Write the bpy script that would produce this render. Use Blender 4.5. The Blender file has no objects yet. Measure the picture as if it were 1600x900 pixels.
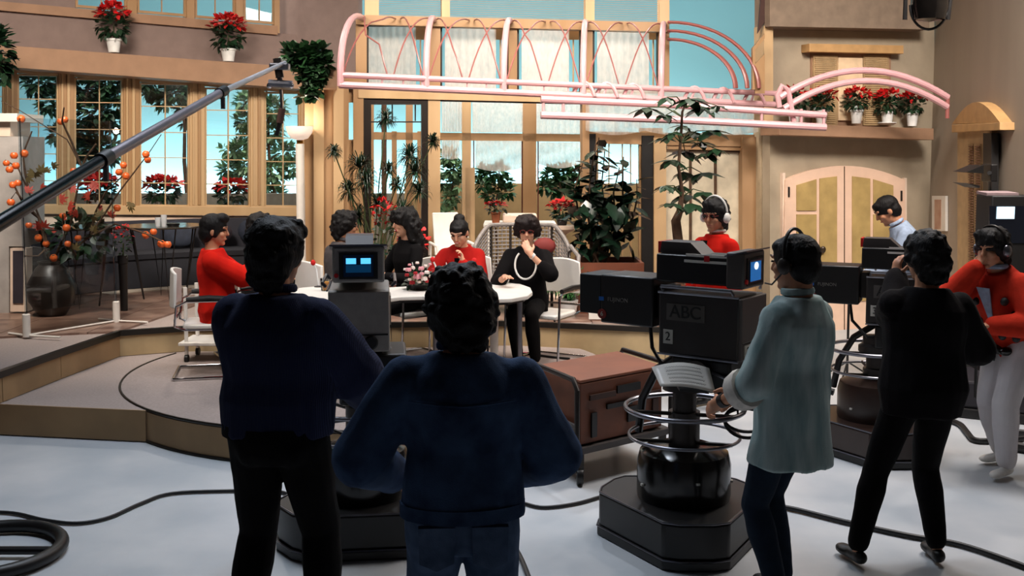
import bpy, math, random
from mathutils import Vector, Matrix, noise
random.seed(7)
SC = bpy.context.scene
COL = SC.collection
V = Vector
# ---------------------------------------------------------------- camera, world, lights, exposure
F, PPX, PPY, TH, CZ = 1660.0, 800.0, 370.0, math.radians(4.5), 2.12
cd = bpy.data.cameras.new('camera'); cam = bpy.data.objects.new('camera', cd); COL.objects.link(cam)
cam.location = (0, 0, CZ); cam.rotation_euler = (math.radians(90) - TH, 0, 0)
cd.sensor_fit = 'HORIZONTAL'; cd.sensor_width = 36; cd.lens = 36 * F / 1600; cd.shift_y = -80 / 1600; cd.clip_end = 100
SC.camera = cam
SC.view_settings.view_transform = 'Standard'; SC.view_settings.look = 'None'
SC.view_settings.exposure = -0.72; SC.view_settings.gamma = 1; SC.view_settings.use_curve_mapping = False
w = bpy.data.worlds.new('studio_dark'); SC.world = w; w.use_nodes = True
w.node_tree.nodes['Background'].inputs[0].default_value = (0.75, 0.62, 0.60, 1)
w.node_tree.nodes['Background'].inputs[1].default_value = 0.06

def area(name, loc, target, size, power, col, sy=None, spread=None):
    l = bpy.data.lights.new(name, 'AREA'); l.size = size; l.energy = power; l.color = col
    if sy: l.shape = 'RECTANGLE'; l.size_y = sy
    if spread: l.spread = math.radians(spread)
    o = bpy.data.objects.new(name, l); COL.objects.link(o); o.location = loc
    o.rotation_euler = (V(target) - V(loc)).to_track_quat('-Z', 'Y').to_euler(); return o
def spot(name, loc, target, power, col, ang=50, blend=.5, r=.12):
    l = bpy.data.lights.new(name, 'SPOT'); l.energy = power; l.color = col
    l.spot_size = math.radians(ang); l.spot_blend = blend; l.shadow_soft_size = r
    o = bpy.data.objects.new(name, l); COL.objects.link(o); o.location = loc
    o.rotation_euler = (V(target) - V(loc)).to_track_quat('-Z', 'Y').to_euler(); return o
WARM = (1, .87, .74); KEY = (1, .90, .81); COOL = (.80, .88, 1.0)
# lighting grid over the set: keys from in front, backs from behind the talent, floods on the flats
spot('key_light', (-3.2, 6.2, 5.6), (-1.2, 9.4, 1.0), 620, KEY, 50)
spot('key_light', (1.6, 6.4, 5.6), (-.5, 9.6, 1.0), 560, KEY, 46)
spot('back_light', (-3.5, 12.0, 5.3), (-1.8, 9.3, 1.0), 420, KEY, 50)
spot('back_light', (2.2, 11.6, 5.4), (.0, 9.2, .8), 420, KEY, 56)
spot('back_light', (.4, 10.2, 5.6), (.8, 5.6, .6), 520, COOL, 52)
spot('back_light', (4.6, 9.6, 5.2), (2.6, 6.4, .9), 420, KEY, 60)
area('set_flood', (-4.2, 8.4, 5.2), (-4.6, 13.4, 1.8), 1.6, 330, WARM, 1.0, 120)
area('set_flood', (0.2, 8.8, 5.4), (0.2, 12.6, 1.8), 2.4, 300, WARM, 1.0, 110)
area('set_flood', (4.2, 7.6, 5.2), (4.4, 12.6, 1.0), 1.4, 260, KEY, 1.0, 110)
spot('wall_wash', (4.2, 8.6, 6.2), (5.0, 11.3, 2.6), 260, (1, .93, .86), 40, .8)
area('veranda_flood', (0.3, 13.0, 4.4), (0.3, 14.8, .9), 2.6, 190, KEY, .7)
area('floor_flood', (-1.6, 7.2, 6.0), (-1.6, 6.6, 0), 2.5, 175, COOL, 1.6, 115)
area('floor_flood', (3.0, 7.4, 6.0), (3.0, 7.2, 0), 2.0, 190, (1, .93, .90), 1.6, 115)
# cyclorama ground row and top row
for t in (-38, -22, -7, 8, 22):
    a = math.radians(t); X = -1 + 9.92 * math.sin(a); Y = 11.6 + 7.6 * math.cos(a) ** .6
    area('ground_row', (X * .96, Y - .75, .95), (X, Y, 1.5), 2.6, 230 if t < 0 else 300, (.95, .98, 1), .15)
area('garden_fill', (-5.0, 14.9, 5.8), (-5.2, 16.5, 1.2), 3.0, 120, KEY, .5, 100)  # added lamps with no fixture seen, brighten the garden walls and trees
area('garden_fill', (1.0, 14.7, 5.8), (1.0, 15.9, 1.2), 2.6, 150, KEY, .5, 100)
area('sky_row', (-1.0, 16.2, 6.9), (-1.0, 18.9, 4.0), 12.0, 300, COOL, .5)

# ---------------------------------------------------------------- view maths (photo pixels of the 1600x900 frame to the place)
def ray(px, py):
    x = (px - PPX) / F; v = (PPY - py) / F
    return V((x, math.cos(TH) + v * math.sin(TH), -math.sin(TH) + v * math.cos(TH)))
def G(px, py, z=0.0):
    r = ray(px, py); return r * ((z - CZ) / r.z) + V((0, 0, CZ))
def D(px, py, d):
    r = ray(px, py); return r * (d / r.y) + V((0, 0, CZ))
class Plane:
    def __init__(s, x1, d1, x2, d2):
        s.a = D(x1, 240, d1); s.b = D(x2, 240, d2); t = (s.b - s.a); t.z = 0; s.t = t.normalized()
        s.n = V((s.t.y, -s.t.x, 0))
        if s.n.dot(-V((s.a.x, s.a.y, 0))) < 0: s.n = -s.n
    def p(s, px, py, off=0.0):
        r = ray(px, py); c = V((0, 0, CZ)); k = (s.a + s.n * off - c).dot(s.n) / r.dot(s.n)
        return c + r * k

# ---------------------------------------------------------------- materials
def lin(h):
    h = h.lstrip('#'); o = []
    for i in (0, 2, 4):
        c = int(h[i:i + 2], 16) / 255; o.append(c / 12.92 if c <= .04045 else ((c + .055) / 1.055) ** 2.4)
    return tuple(o) + (1,)
MATS = {}
def mat(name, hexc, rough=.6, metal=0, var=.12, scale=8, bump=0, bscale=60, stretch=None, alpha=None, emit=None, spec=None, sheen=0, hex2=None, kind='noise'):
    if name in MATS: return MATS[name]
    m = bpy.data.materials.new(name); m.use_nodes = True; nt = m.node_tree; N = nt.nodes; L = nt.links
    b = N['Principled BSDF']; c = lin(hexc)
    b.inputs['Roughness'].default_value = rough; b.inputs['Metallic'].default_value = metal
    if spec is not None: b.inputs['Specular IOR Level'].default_value = spec
    if sheen: b.inputs['Sheen Weight'].default_value = sheen
    tc = N.new('ShaderNodeTexCoord'); mp = N.new('ShaderNodeMapping'); L.new(tc.outputs['Object'], mp.inputs[0])
    if stretch: mp.inputs['Scale'].default_value = stretch
    if kind == 'wave':
        tx = N.new('ShaderNodeTexWave'); tx.inputs['Scale'].default_value = scale; tx.inputs['Distortion'].default_value = 3; fo = tx.outputs['Fac']
    elif kind == 'voronoi':
        tx = N.new('ShaderNodeTexVoronoi'); tx.inputs['Scale'].default_value = scale; fo = tx.outputs['Distance']
    else:
        tx = N.new('ShaderNodeTexNoise'); tx.inputs['Scale'].default_value = scale; tx.inputs['Detail'].default_value = 5; fo = tx.outputs['Fac']
    L.new(mp.outputs[0], tx.inputs['Vector'])
    rp = N.new('ShaderNodeValToRGB'); L.new(fo, rp.inputs[0])
    c2 = lin(hex2) if hex2 else tuple(min(1, x * (1 + var)) for x in c[:3]) + (1,)
    c1 = c if hex2 else tuple(x * (1 - var) for x in c[:3]) + (1,)
    rp.color_ramp.elements[0].position = .32; rp.color_ramp.elements[1].position = .68
    rp.color_ramp.elements[0].color = c1; rp.color_ramp.elements[1].color = c2
    L.new(rp.outputs[0], b.inputs['Base Color'])
    if bump:
        t2 = N.new('ShaderNodeTexNoise'); t2.inputs['Scale'].default_value = bscale; t2.inputs['Detail'].default_value = 3
        L.new(mp.outputs[0], t2.inputs['Vector']); bp = N.new('ShaderNodeBump'); bp.inputs['Strength'].default_value = bump
        bp.inputs['Distance'].default_value = .01; L.new(t2.outputs['Fac'], bp.inputs['Height']); L.new(bp.outputs[0], b.inputs['Normal'])
    if emit:
        b.inputs['Emission Color'].default_value = lin(emit[0]); b.inputs['Emission Strength'].default_value = emit[1]
    if alpha is not None: b.inputs['Alpha'].default_value = alpha
    MATS[name] = m; return m
def glass(name, tint='#ffffff', fac=.08, rough=.02):
    if name in MATS: return MATS[name]
    m = bpy.data.materials.new(name); m.use_nodes = True; nt = m.node_tree; N = nt.nodes; L = nt.links
    N.remove(N['Principled BSDF']); o = N['Material Output']
    t = N.new('ShaderNodeBsdfTransparent'); t.inputs[0].default_value = lin(tint)
    g = N.new('ShaderNodeBsdfGlossy'); g.inputs['Roughness'].default_value = rough
    f = N.new('ShaderNodeFresnel'); f.inputs[0].default_value = 1.4
    mx = N.new('ShaderNodeMixShader'); L.new(f.outputs[0], mx.inputs[0]); L.new(t.outputs[0], mx.inputs[1]); L.new(g.outputs[0], mx.inputs[2])
    L.new(mx.outputs[0], o.inputs[0]); MATS[name] = m; return m
def sheer(name, hexc, transp=.35):
    if name in MATS: return MATS[name]
    m = bpy.data.materials.new(name); m.use_nodes = True; nt = m.node_tree; N = nt.nodes; L = nt.links
    N.remove(N['Principled BSDF']); o = N['Material Output']; c = lin(hexc)
    d = N.new('ShaderNodeBsdfDiffuse'); d.inputs[0].default_value = c
    tl = N.new('ShaderNodeBsdfTranslucent'); tl.inputs[0].default_value = c
    tr = N.new('ShaderNodeBsdfTransparent')
    a = N.new('ShaderNodeMixShader'); a.inputs[0].default_value = .5; L.new(d.outputs[0], a.inputs[1]); L.new(tl.outputs[0], a.inputs[2])
    b = N.new('ShaderNodeMixShader'); b.inputs[0].default_value = transp; L.new(a.outputs[0], b.inputs[1]); L.new(tr.outputs[0], b.inputs[2])
    tx = N.new('ShaderNodeTexNoise'); tx.inputs['Scale'].default_value = 9
    mt = N.new('ShaderNodeMath'); mt.operation = 'MULTIPLY'; mt.inputs[1].default_value = transp * 2
    L.new(tx.outputs['Fac'], mt.inputs[0]); L.new(mt.outputs[0], b.inputs[0])
    L.new(b.outputs[0], o.inputs[0]); MATS[name] = m; return m

M_floor = mat('studio_floor_paint', '#a9b0b6', .38, var=.10, scale=1.6, hex2='#c4c6c8', bump=.05, bscale=20)
M_carpet = mat('platform_carpet', '#968983', .95, var=.1, scale=60, bump=.3, bscale=300)
M_fascia = mat('fascia_board', '#9a7c58', .7, var=.12, scale=3, bump=.05)
M_fascia2 = mat('fascia_board_light', '#a8916c', .75, var=.12, scale=4)
M_nosing = mat('black_nosing', '#16130f', .4)
M_tile = mat('stage_tile', '#6e5448', .28, var=.2, scale=5, hex2='#9a7f70')
M_tile2 = mat('stage_tile_dark', '#5f463c', .28, var=.2, scale=6, hex2='#8d7264')
M_wood = mat('pine_trim', '#97744c', .5, var=.1, scale=3, stretch=(1, 1, .12), hex2='#a58360', bump=.05)
M_wood2 = mat('pine_trim_pale', '#b3936a', .5, var=.1, scale=3, stretch=(1, 1, .12), hex2='#c0a27c')
M_ledge = mat('ledge_paint', '#94735a', .7, var=.08, scale=6)
M_wall = mat('mauve_grey_plaster', '#7c6a64', .85, var=.06, scale=7, bump=.08)
M_wallr = mat('putty_plaster', '#a2947f', .85, var=.07, scale=5, bump=.08)
M_walls = mat('side_plaster', '#9a8d7e', .6, var=.06, scale=3, stretch=(1, 1, .3), bump=.06)
M_white = mat('white_paint', '#dcd7cf', .4, var=.04)
M_offw = mat('warm_white', '#e2cbb8', .45, var=.04)
M_pinkdoor = mat('cream_pink_paint', '#dcbba4', .5, var=.04)
M_pink = mat('pink_enamel', '#c79a9e', .3, var=.05)
M_pinkd = mat('dusky_pink_enamel', '#8e544f', .35, var=.06)
M_black = mat('black_paint', '#0d0b0b', .45, var=.2)
M_blackg = mat('black_gloss', '#0b0908', .18, var=.2)
M_darkm = mat('dark_grey_metal', '#3a3532', .38, .6, var=.1)
M_greym = mat('grey_crackle_paint', '#9a938c', .42, .1, var=.08, scale=20)
M_chrome = mat('chrome', '#c9c9cc', .14, 1, var=.03)
M_steel = mat('brushed_steel', '#7d7d84', .3, .9, var=.1, stretch=(1, 1, 1))
M_cyc = mat('cyclorama_paint', '#71a4ab', .9, var=.02, scale=.5)
M_lowwall = mat('garden_wall', '#6e6b62', .9, var=.12, scale=9)
M_tanwall = mat('tan_garden_wall', '#927b55', .9, var=.1, scale=6)
M_glass = glass('pane_glass')
M_sheer = sheer('sheer_curtain', '#efe4da', .22)
M_sheer2 = sheer('lace', '#e9ddd2', .30)
M_navy = mat('navy_upholstery', '#14161f', .8, var=.2, scale=10, bump=.1)
M_navy2 = mat('navy_cushion', '#1f2635', .85, var=.25, scale=14)
M_pot = mat('white_pot', '#d8d8d6', .35)
M_terra = mat('terracotta', '#8a4a2a', .7, var=.15)
M_brownpl = mat('brown_planter', '#6b3a26', .55, var=.15)
M_red = mat('poinsettia_red', '#b50f10', .6, var=.35, scale=20)
M_leafd = mat('dark_leaf', '#16301c', .4, var=.35, scale=12)
M_leaf = mat('mid_leaf', '#2a5530', .45, var=.35, scale=12)
M_leafl = mat('light_leaf', '#5f9362', .5, var=.35, scale=14)
M_bark = mat('bark', '#4a3423', .85, var=.3, scale=20, bump=.3)
M_stem = mat('green_stem', '#35421f', .7)
M_orange = mat('persimmon_skin', '#d4602a', .35, var=.15)
M_rattan = mat('grey_rattan', '#77716e', .6, var=.2, scale=40)
M_cable = mat('cable_rubber', '#0f0e10', .5)
M_brownbox = mat('brown_fibreboard', '#7c4429', .6, var=.12, scale=5)
M_brownside = mat('brown_crate_side', '#6a3a24', .6, var=.2, scale=5)

# ---------------------------------------------------------------- mesh helpers
WM = {}
class MB:
    def __init__(s): s.v = []; s.f = []
    def add(s, vs, fs):
        n = len(s.v); s.v += [V(v) for v in vs]; s.f += [tuple(i + n for i in f) for f in fs]; return s
    def box(s, c, d, R=None):
        x, y, z = d[0] / 2, d[1] / 2, d[2] / 2; vs = []
        for i in (-1, 1):
            for j in (-1, 1):
                for k in (-1, 1):
                    p = V((i * x, j * y, k * z)); vs.append(V(c) + (R @ p if R else p))
        return s.add(vs, [(0, 1, 3, 2), (4, 6, 7, 5), (0, 4, 5, 1), (2, 3, 7, 6), (0, 2, 6, 4), (1, 5, 7, 3)])
    def prism(s, pts, vec):
        n = len(pts); vec = V(vec); vs = [V(p) for p in pts] + [V(p) + vec for p in pts]
        nor = V((0, 0, 0))
        for i in range(n): nor += V(vs[i]).cross(V(vs[(i + 1) % n]))
        fs = [tuple(range(n)), tuple(range(2 * n - 1, n - 1, -1))] + [(i, i + n, (i + 1) % n + n, (i + 1) % n) for i in range(n)]
        if nor.dot(vec) > 0: fs = [tuple(reversed(f)) for f in fs]
        return s.add(vs, fs)
    def loft(s, rings, cap=True, closed=False):
        n = len(rings[0]); vs = [p for r in rings for p in r]; fs = []
        m = len(rings)
        for i in range(m - 1 + (1 if closed else 0)):
            a = i * n; b = ((i + 1) % m) * n
            for j in range(n): fs.append((a + j, a + (j + 1) % n, b + (j + 1) % n, b + j))
        if cap and not closed: fs += [tuple(reversed(range(n))), tuple(range((m - 1) * n, m * n))]
        return s.add(vs, fs)
    def tube(s, pts, r, n=8, closed=False, flat=None):
        pts = [V(p) for p in pts]; m = len(pts); rings = []; up = None
        for i, p in enumerate(pts):
            a = pts[i - 1] if (i > 0 or closed) else p; b = pts[(i + 1) % m] if (i < m - 1 or closed) else p
            t = (b - a)
            if t.length < 1e-9: t = V((0, 0, 1))
            t.normalize()
            if up is None:
                up = t.cross(V((0, 0, 1)) if abs(t.z) < .9 else V((1, 0, 0))).normalized()
            up = (up - t * up.dot(t))
            if up.length < 1e-6: up = t.orthogonal()
            up.normalize(); q = t.cross(up); rr = r[i] if isinstance(r, (list, tuple)) else r
            rings.append([p + up * rr * math.cos(2 * math.pi * k / n) + q * rr * (flat or 1) * math.sin(2 * math.pi * k / n) for k in range(n)])
        return s.loft(rings, True, closed)
    def ell(s, c, r, R=None, n=10, m=6):
        rings = []; c = V(c)
        if not isinstance(r, (list, tuple)): r = (r, r, r)
        for i in range(1, m):
            ph = math.pi * i / m; ring = []
            for k in range(n):
                th = 2 * math.pi * k / n
                p = V((r[0] * math.sin(ph) * math.cos(th), r[1] * math.sin(ph) * math.sin(th), -r[2] * math.cos(ph)))
                ring.append(c + (R @ p if R else p))
            rings.append(ring)
        b = len(s.v); s.loft(rings, False)
        t = V((0, 0, r[2])); i0 = len(s.v); s.v += [c - (R @ t if R else t), c + (R @ t if R else t)]
        for k in range(n):
            s.f.append((i0, b + (k + 1) % n, b + k)); l = b + (m - 2) * n; s.f.append((i0 + 1, l + k, l + (k + 1) % n))
        return s
    def lathe(s, prof, c=(0, 0, 0), n=20, R=None):
        rings = [[V(c) + ((R @ V((r * math.cos(2 * math.pi * k / n), r * math.sin(2 * math.pi * k / n), z))) if R else V((r * math.cos(2 * math.pi * k / n), r * math.sin(2 * math.pi * k / n), z))) for k in range(n)] for r, z in prof]
        return s.loft(rings, True)
    def seg(s, a, b, ra, rb, n=10):          # rounded tapered limb piece
        a = V(a); b = V(b); t = (b - a)
        if t.length < 1e-6: return s.ell(a, max(ra, rb), n=n)
        t.normalize(); pts = []; rs = []
        for k in (1.0, .8, .45): pts.append(a - t * ra * k * .98); rs.append(ra * math.sqrt(max(.02, 1 - k * k)))
        pts += [a, b]; rs += [ra, rb]
        for k in (.45, .8, 1.0): pts.append(b + t * rb * k * .98); rs.append(rb * math.sqrt(max(.02, 1 - k * k)))
        return s.tube(pts, rs, n)
    def leaf(s, base, d, up, ln, wd, bend=.2):
        d = V(d).normalized(); sd = d.cross(V(up))
        if sd.length < 1e-4: sd = d.orthogonal()
        sd.normalize(); n = sd.cross(d); base = V(base)
        P = [(0, 0), (.3, .5), (.65, .42), (1, 0), (.65, -.42), (.3, -.5)]
        vs = [base + d * ln * x + sd * wd * y - n * ln * bend * x * x for x, y in P]
        m1 = base + d * ln * .33 - n * ln * (bend * .11 + .03); m2 = base + d * ln * .66 - n * ln * (bend * .44 + .03)
        return s.add(vs + [m1, m2], [(0, 1, 6), (0, 6, 5), (1, 2, 7, 6), (6, 7, 4, 5), (2, 3, 7), (7, 3, 4)])
    def build(s, name, m, parent=None, local=False, smooth=True, bev=0, ang=35, orig=None):
        me = bpy.data.meshes.new(name); vs = s.v; M = None
        if parent is not None and not local:
            W = WM.get(parent, Matrix()).inverted(); vs = [W @ v for v in vs]
        if parent is None:
            if orig is None:
                xs = [v.x for v in vs]; ys = [v.y for v in vs]; zs = [v.z for v in vs]
                orig = V(((min(xs) + max(xs)) / 2, (min(ys) + max(ys)) / 2, min(zs)))
            vs = [v - V(orig) for v in vs]
        me.from_pydata([tuple(v) for v in vs], [], s.f); me.update()
        if smooth:
            me.shade_smooth(); me.set_sharp_from_angle(angle=math.radians(ang))
        o = bpy.data.objects.new(name, me); COL.objects.link(o)
        for q in (m if isinstance(m, (list, tuple)) else [m]): me.materials.append(q)
        if parent is not None: o.parent = parent; WM[o] = WM.get(parent, Matrix())
        else: o.location = orig; WM[o] = Matrix.Translation(orig)
        if bev:
            b = o.modifiers.new('bevel', 'BEVEL'); b.width = bev; b.segments = 2; b.limit_method = 'ANGLE'
        return o
def tag(o, label=None, cat=None, group=None, kind=None):
    if label: o['label'] = label
    if cat: o['category'] = cat
    if group: o['group'] = group
    if kind: o['kind'] = kind
    return o
def thing(name, loc, rz=0, label=None, cat=None, group=None):
    o = bpy.data.objects.new(name, None); COL.objects.link(o); o.empty_display_size = .1
    o.location = loc; o.rotation_euler = (0, 0, rz)
    WM[o] = Matrix.Translation(V(loc)) @ Matrix.Rotation(rz, 4, 'Z'); return tag(o, label, cat, group)
def inst(name, me, parent, Mx):              # one more piece sharing mesh data
    o = bpy.data.objects.new(name, me); COL.objects.link(o); o.parent = parent; o.matrix_basis = Mx; WM[o] = WM.get(parent, Matrix()); return o
def quad(pl, x0, y0, x1, y1, off=0.0, x2=None, x3=None):
    return [pl.p(x0, y0, off), pl.p(x1, y0, off), pl.p(x1 if x2 is None else x2, y1, off), pl.p(x0 if x3 is None else x3, y1, off)]
def pbox(mb, pl, x0, y0, x1, y1, th, off=0.0, sl=0.0):
    # board on plane pl between pixels; front face at off+th, back at off; sl = slope (dy/dx) of its long edges
    o = off + th
    return mb.prism([pl.p(x0, y0, o), pl.p(x1, y0 + sl * (x1 - x0), o), pl.p(x1, y1 + sl * (x1 - x0), o), pl.p(x0, y1, o)], pl.n * -th)
def pb(pl, name, m, x0, y0, x1, y1, th, off=0, parent=None, sl=0, bev=0):
    return pbox(MB(), pl, x0, y0, x1, y1, th, off, sl).build(name, m, parent, smooth=False, bev=bev)
def text(body, size, loc, R, m, parent, ext=.0015, name='lettering'):
    cu = bpy.data.curves.new(name, 'FONT'); cu.body = body; cu.size = size; cu.extrude = ext; cu.align_x = 'CENTER'; cu.align_y = 'CENTER'; cu.materials.append(m)
    tmp = bpy.data.objects.new('t', cu); COL.objects.link(tmp)
    me = bpy.data.meshes.new_from_object(tmp.evaluated_get(bpy.context.evaluated_depsgraph_get()))
    me.materials.clear(); me.materials.append(m)
    bpy.data.objects.remove(tmp); bpy.data.curves.remove(cu)
    o = bpy.data.objects.new(name, me); COL.objects.link(o); o.parent = parent
    o.matrix_basis = Matrix.Translation(loc) @ R.to_4x4(); WM[o] = WM.get(parent, Matrix()); return o
def arc(f, a, b, n): return [f(a + (b - a) * i / n) for i in range(n + 1)]
# ================================================================ SETTING
ST = 'structure'
fl = MB().box((0, 9, -.05), (26, 26, .1)).build('floor', M_floor, smooth=False); tag(fl, kind=ST)
SZ, PZ = .48, .24
DC, DR = V((-1.196, 9.149, 0)), 2.085
edge = [G(-260, 668, SZ), G(0, 580, SZ), G(92, 548, SZ), G(185, 517, SZ), G(290, 510, SZ), G(420, 506, SZ), G(800, 502, SZ), G(1040, 512, SZ), G(1235, 520, SZ)]
# low carpet platform: straight left part + round disc
lf = [G(-90, 627.5, PZ), G(0, 631, PZ), G(228, 641, PZ)]
m = MB(); ml = [V((p.x, p.y, PZ)) for p in lf] + [V((-2.3, 8.3, PZ)), V((-2.3, 10.0, PZ)), V((edge[4].x, edge[4].y, PZ)), V((edge[3].x, edge[3].y, PZ)), V((edge[1].x - .1, edge[1].y, PZ))]
lowp = m.prism(ml, (0, 0, -.235)).build('platform', M_carpet, smooth=False); tag(lowp, kind=ST)
for i in range(2):
    a = lf[i].copy(); b = lf[i + 1].copy(); d = (b - a).normalized(); n = V((d.y, -d.x, 0))
    MB().prism([a + n * .012, b + n * .012, b + n * .012 - V((0, 0, .23)), a + n * .012 - V((0, 0, .23))], -n * .011).build('fascia', M_fascia, lowp, smooth=False)
m = MB(); pts = []
for i in range(72):
    t = 2 * math.pi * i / 72; p = DC + V((math.cos(t), math.sin(t), 0)) * DR
    pts.append(V((p.x, min(p.y, 9.93 if p.x < -2.4 else 10.0 + (p.x + 2.4) * .12 if p.x < 0 else 10.26), PZ + .004)))
disc = m.prism(pts, (0, 0, -.24)).build('round_platform', M_carpet, smooth=False); tag(disc, kind=ST)
m = MB()
ri = [[DC + V((math.cos(t), math.sin(t), 0)) * (DR + .012) + V((0, 0, z)) for z in (0.012, PZ - .012)] for t in [math.radians(203 + i * 3) for i in range(54)]]
ro = [[DC + V((math.cos(t), math.sin(t), 0)) * (DR + .002) + V((0, 0, z)) for z in (0.012, PZ - .012)] for t in [math.radians(203 + i * 3) for i in range(54)]]
m.loft([[a[0], a[1], b[1], b[0]] for a, b in zip(ri, ro)]).build('fascia', M_fascia, disc)
MB().tube([DC + V((math.cos(t), math.sin(t), 0)) * (DR + .004) + V((0, 0, PZ + .002)) for t in [math.radians(160 + i * 4) for i in range(52)]], .011, 6).build('edge_trim', M_nosing, disc)
MB().tube([DC + V((math.cos(t), math.sin(t), 0)) * (DR + .014) + V((0, 0, .01)) for t in [math.radians(205 + i * 4) for i in range(39)]], .012, 6).build('base_trim', M_nosing, disc)
# upper stage
pts = [V((p.x, p.y, SZ - .02)) for p in edge] + [V((2.85, 13.2, SZ - .02)), V((2.95, 20, SZ - .02)), V((-9, 20, SZ - .02))]
stage = MB().prism(pts, (0, 0, -.45)).build('stage', M_carpet, smooth=False); tag(stage, kind=ST)
for i in range(len(edge) - 1):
    a = edge[i]; b = edge[i + 1]; d = (b - a).normalized(); n = V((d.y, -d.x, 0)).normalized(); dz = V((0, 0, 1))
    MB().prism([a + n * .03 + dz * .005, b + n * .03 + dz * .005, b + n * .03 - dz * .045, a + n * .03 - dz * .045], -n * .05).build('nosing', M_nosing, stage, smooth=False)
    L = (b - a).length; k = max(1, round(L / 1.22)) if i > 3 else 1
    for j in range(k):
        p = a + (b - a) * (j / k) + d * .004; q = a + (b - a) * ((j + 1) / k) - d * .004
        lo = -.475 if i >= 4 else -.235
        MB().prism([p + n * .014 - dz * .045, q + n * .014 - dz * .045, q + n * .014 + dz * lo, p + n * .014 + dz * lo], -n * .012).build('fascia', M_fascia2 if i > 2 else M_fascia, stage, smooth=False)
# floor tiles of the stage, clipped to its outline
def clip(poly, a, b):
    out = []; n = V((-(b - a).y, (b - a).x, 0))
    for i, p in enumerate(poly):
        q = poly[(i + 1) % len(poly)]; dp = (p - a).dot(n); dq = (q - a).dot(n)
        if dp >= 0: out.append(p)
        if dp * dq < 0: out.append(p + (q - p) * (dp / (dp - dq)))
    return out
T = .78; k = 0
for ix in range(-8, 6):
    for iy in range(0, 8):
        x0 = ix * T; y0 = 7.3 + iy * T
        if y0 > 13.2: continue
        poly = [V((x0 + .004, y0 + .004, 0)), V((x0 + T - .004, y0 + .004, 0)), V((x0 + T - .004, y0 + T - .004, 0)), V((x0 + .004, y0 + T - .004, 0))]
        e2 = [V((p.x, p.y, 0)) for p in edge]; e2 = [e2[0], e2[1], e2[3], e2[5], e2[6], e2[7], e2[8]]
        cx = x0 + T / 2
        for j in range(len(e2) - 1):
            a, b = e2[j], e2[j + 1]
            if a.x - T <= cx <= b.x + T: poly = clip(poly, a, b) if len(poly) > 2 else []
        if len(poly) > 2 and x0 < 2.2:
            k += 1
            MB().prism([V((p.x, p.y, SZ)) for p in poly], (0, 0, -.02)).build('tile', M_tile if (ix + iy) % 2 else M_tile2, stage, smooth=False)

# ---- left bay wall
L = Plane(20, 13.2, 390, 15.0)
wl = MB(); pbox(wl, L, -80, 8, 470, 70, .1, -.1, .085); pbox(wl, L, -80, 334, 485, 492, .1, -.12, .008); pbox(wl, L, -80, -40, 118, 6, .1, -.1, .085)
wl = wl.build('wall_left', M_wall, smooth=False); tag(wl, kind=ST)
pb(L, 'sash_rail', M_ledge, -80, -5, 434, 9, .06, 0, wl, .088)
pb(L, 'ledge', M_ledge, -80, 64, 529, 98, .42, 0, wl, .075, .006)
pb(L, 'head_rail', M_wood2, -80, 98, 478, 106, .05, -.02, wl, .072)
pb(L, 'window_sill', M_wood2, -80, 319, 478, 333, .10, -.02, wl, .009, .006)
pb(L, 'apron', M_offw, -80, 335, 478, 350, .02, 0, wl, .01)
for a, b in ((7, 27), (92, 116), (193, 218), (297, 320), (392, 413), (470, 480)):
    t = 112 + (a + 20) * .072
    p = pb(L, 'mullion', M_wood2 if a > 250 else M_wood, a, t - 9, b, 320 + a * .01, .10, -.05, wl)
    pb(L, 'moulding', M_wood if a > 250 else M_wood2, a + (b - a) * .55, t - 8, a + (b - a) * .72, 320, .022, .05, p)
    pb(L, 'moulding', M_wood2, a + (b - a) * .18, t - 8, a + (b - a) * .28, 320, .018, .05, p)
def window(idx, pl, x0, x1, yt, yb, cols, rows, fm, off=-.03, sl=0., fr=3, mw=1.4, th=.05, gl=True, parent=None, nm=None):
    m = MB()
    pbox(m, pl, x0, yt, x0 + fr, yb, th, off, sl); pbox(m, pl, x1 - fr, yt + sl * (x1 - x0), x1, yb + sl * (x1 - x0), th, off)
    pbox(m, pl, x0 + fr, yt, x1 - fr, yt + fr, th, off, sl); pbox(m, pl, x0 + fr, yb - fr, x1 - fr, yb, th, off, sl)
    wn = m.build(nm or 'window_%d' % idx, fm, parent, smooth=False)
    if not parent: tag(wn, kind=ST)
    X = [x0 + fr] + list(cols) + [x1 - fr]; Y = [yt + fr] + list(rows) + [yb - fr]
    for x in cols: pb(pl, 'muntin', fm, x - mw / 2, yt + fr + sl * (x - x0), x + mw / 2, yb - fr + sl * (x - x0), .024, off + .012, wn)
    for y in rows:
        for i in range(len(X) - 1): pb(pl, 'muntin', fm, X[i] + .7, y - mw / 2 + sl * (X[i] - x0), X[i + 1] - .7, y + mw / 2 + sl * (X[i] - x0), .022, off + .013, wn, sl)
    if gl:
        for i in range(len(X) - 1):
            for j in range(len(Y) - 1):
                pb(pl, 'pane', M_glass, X[i] + .4, Y[j] + .4 + sl * (X[i] - x0), X[i + 1] - .4, Y[j + 1] - .4 + sl * (X[i] - x0), .004, off + .02, wn, sl)
    return wn
wi = 1
for x0, x1 in ((-42, 7), (27, 92), (116, 193), (218, 297), (320, 392), (413, 470)):
    yt = 112 + (x0 + 20) * .072; yb = 321 + x0 * .006; H = yb - yt
    window(wi, L, x0, x1, yt, yb, [(x0 + x1) / 2 + 1], [yt + H * f for f in (.19, .4, .605, .81)], M_wood2, sl=.012); wi += 1
for x0, x1 in ((118, 199), (214, 292), (304, 369), (380, 431)):
    window(wi, L, x0, x1, -45, -6 + (x0 + 80) * .088, [(x0 + x1) / 2], [-22], M_wood, sl=.085, fr=4); wi += 1
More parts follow.
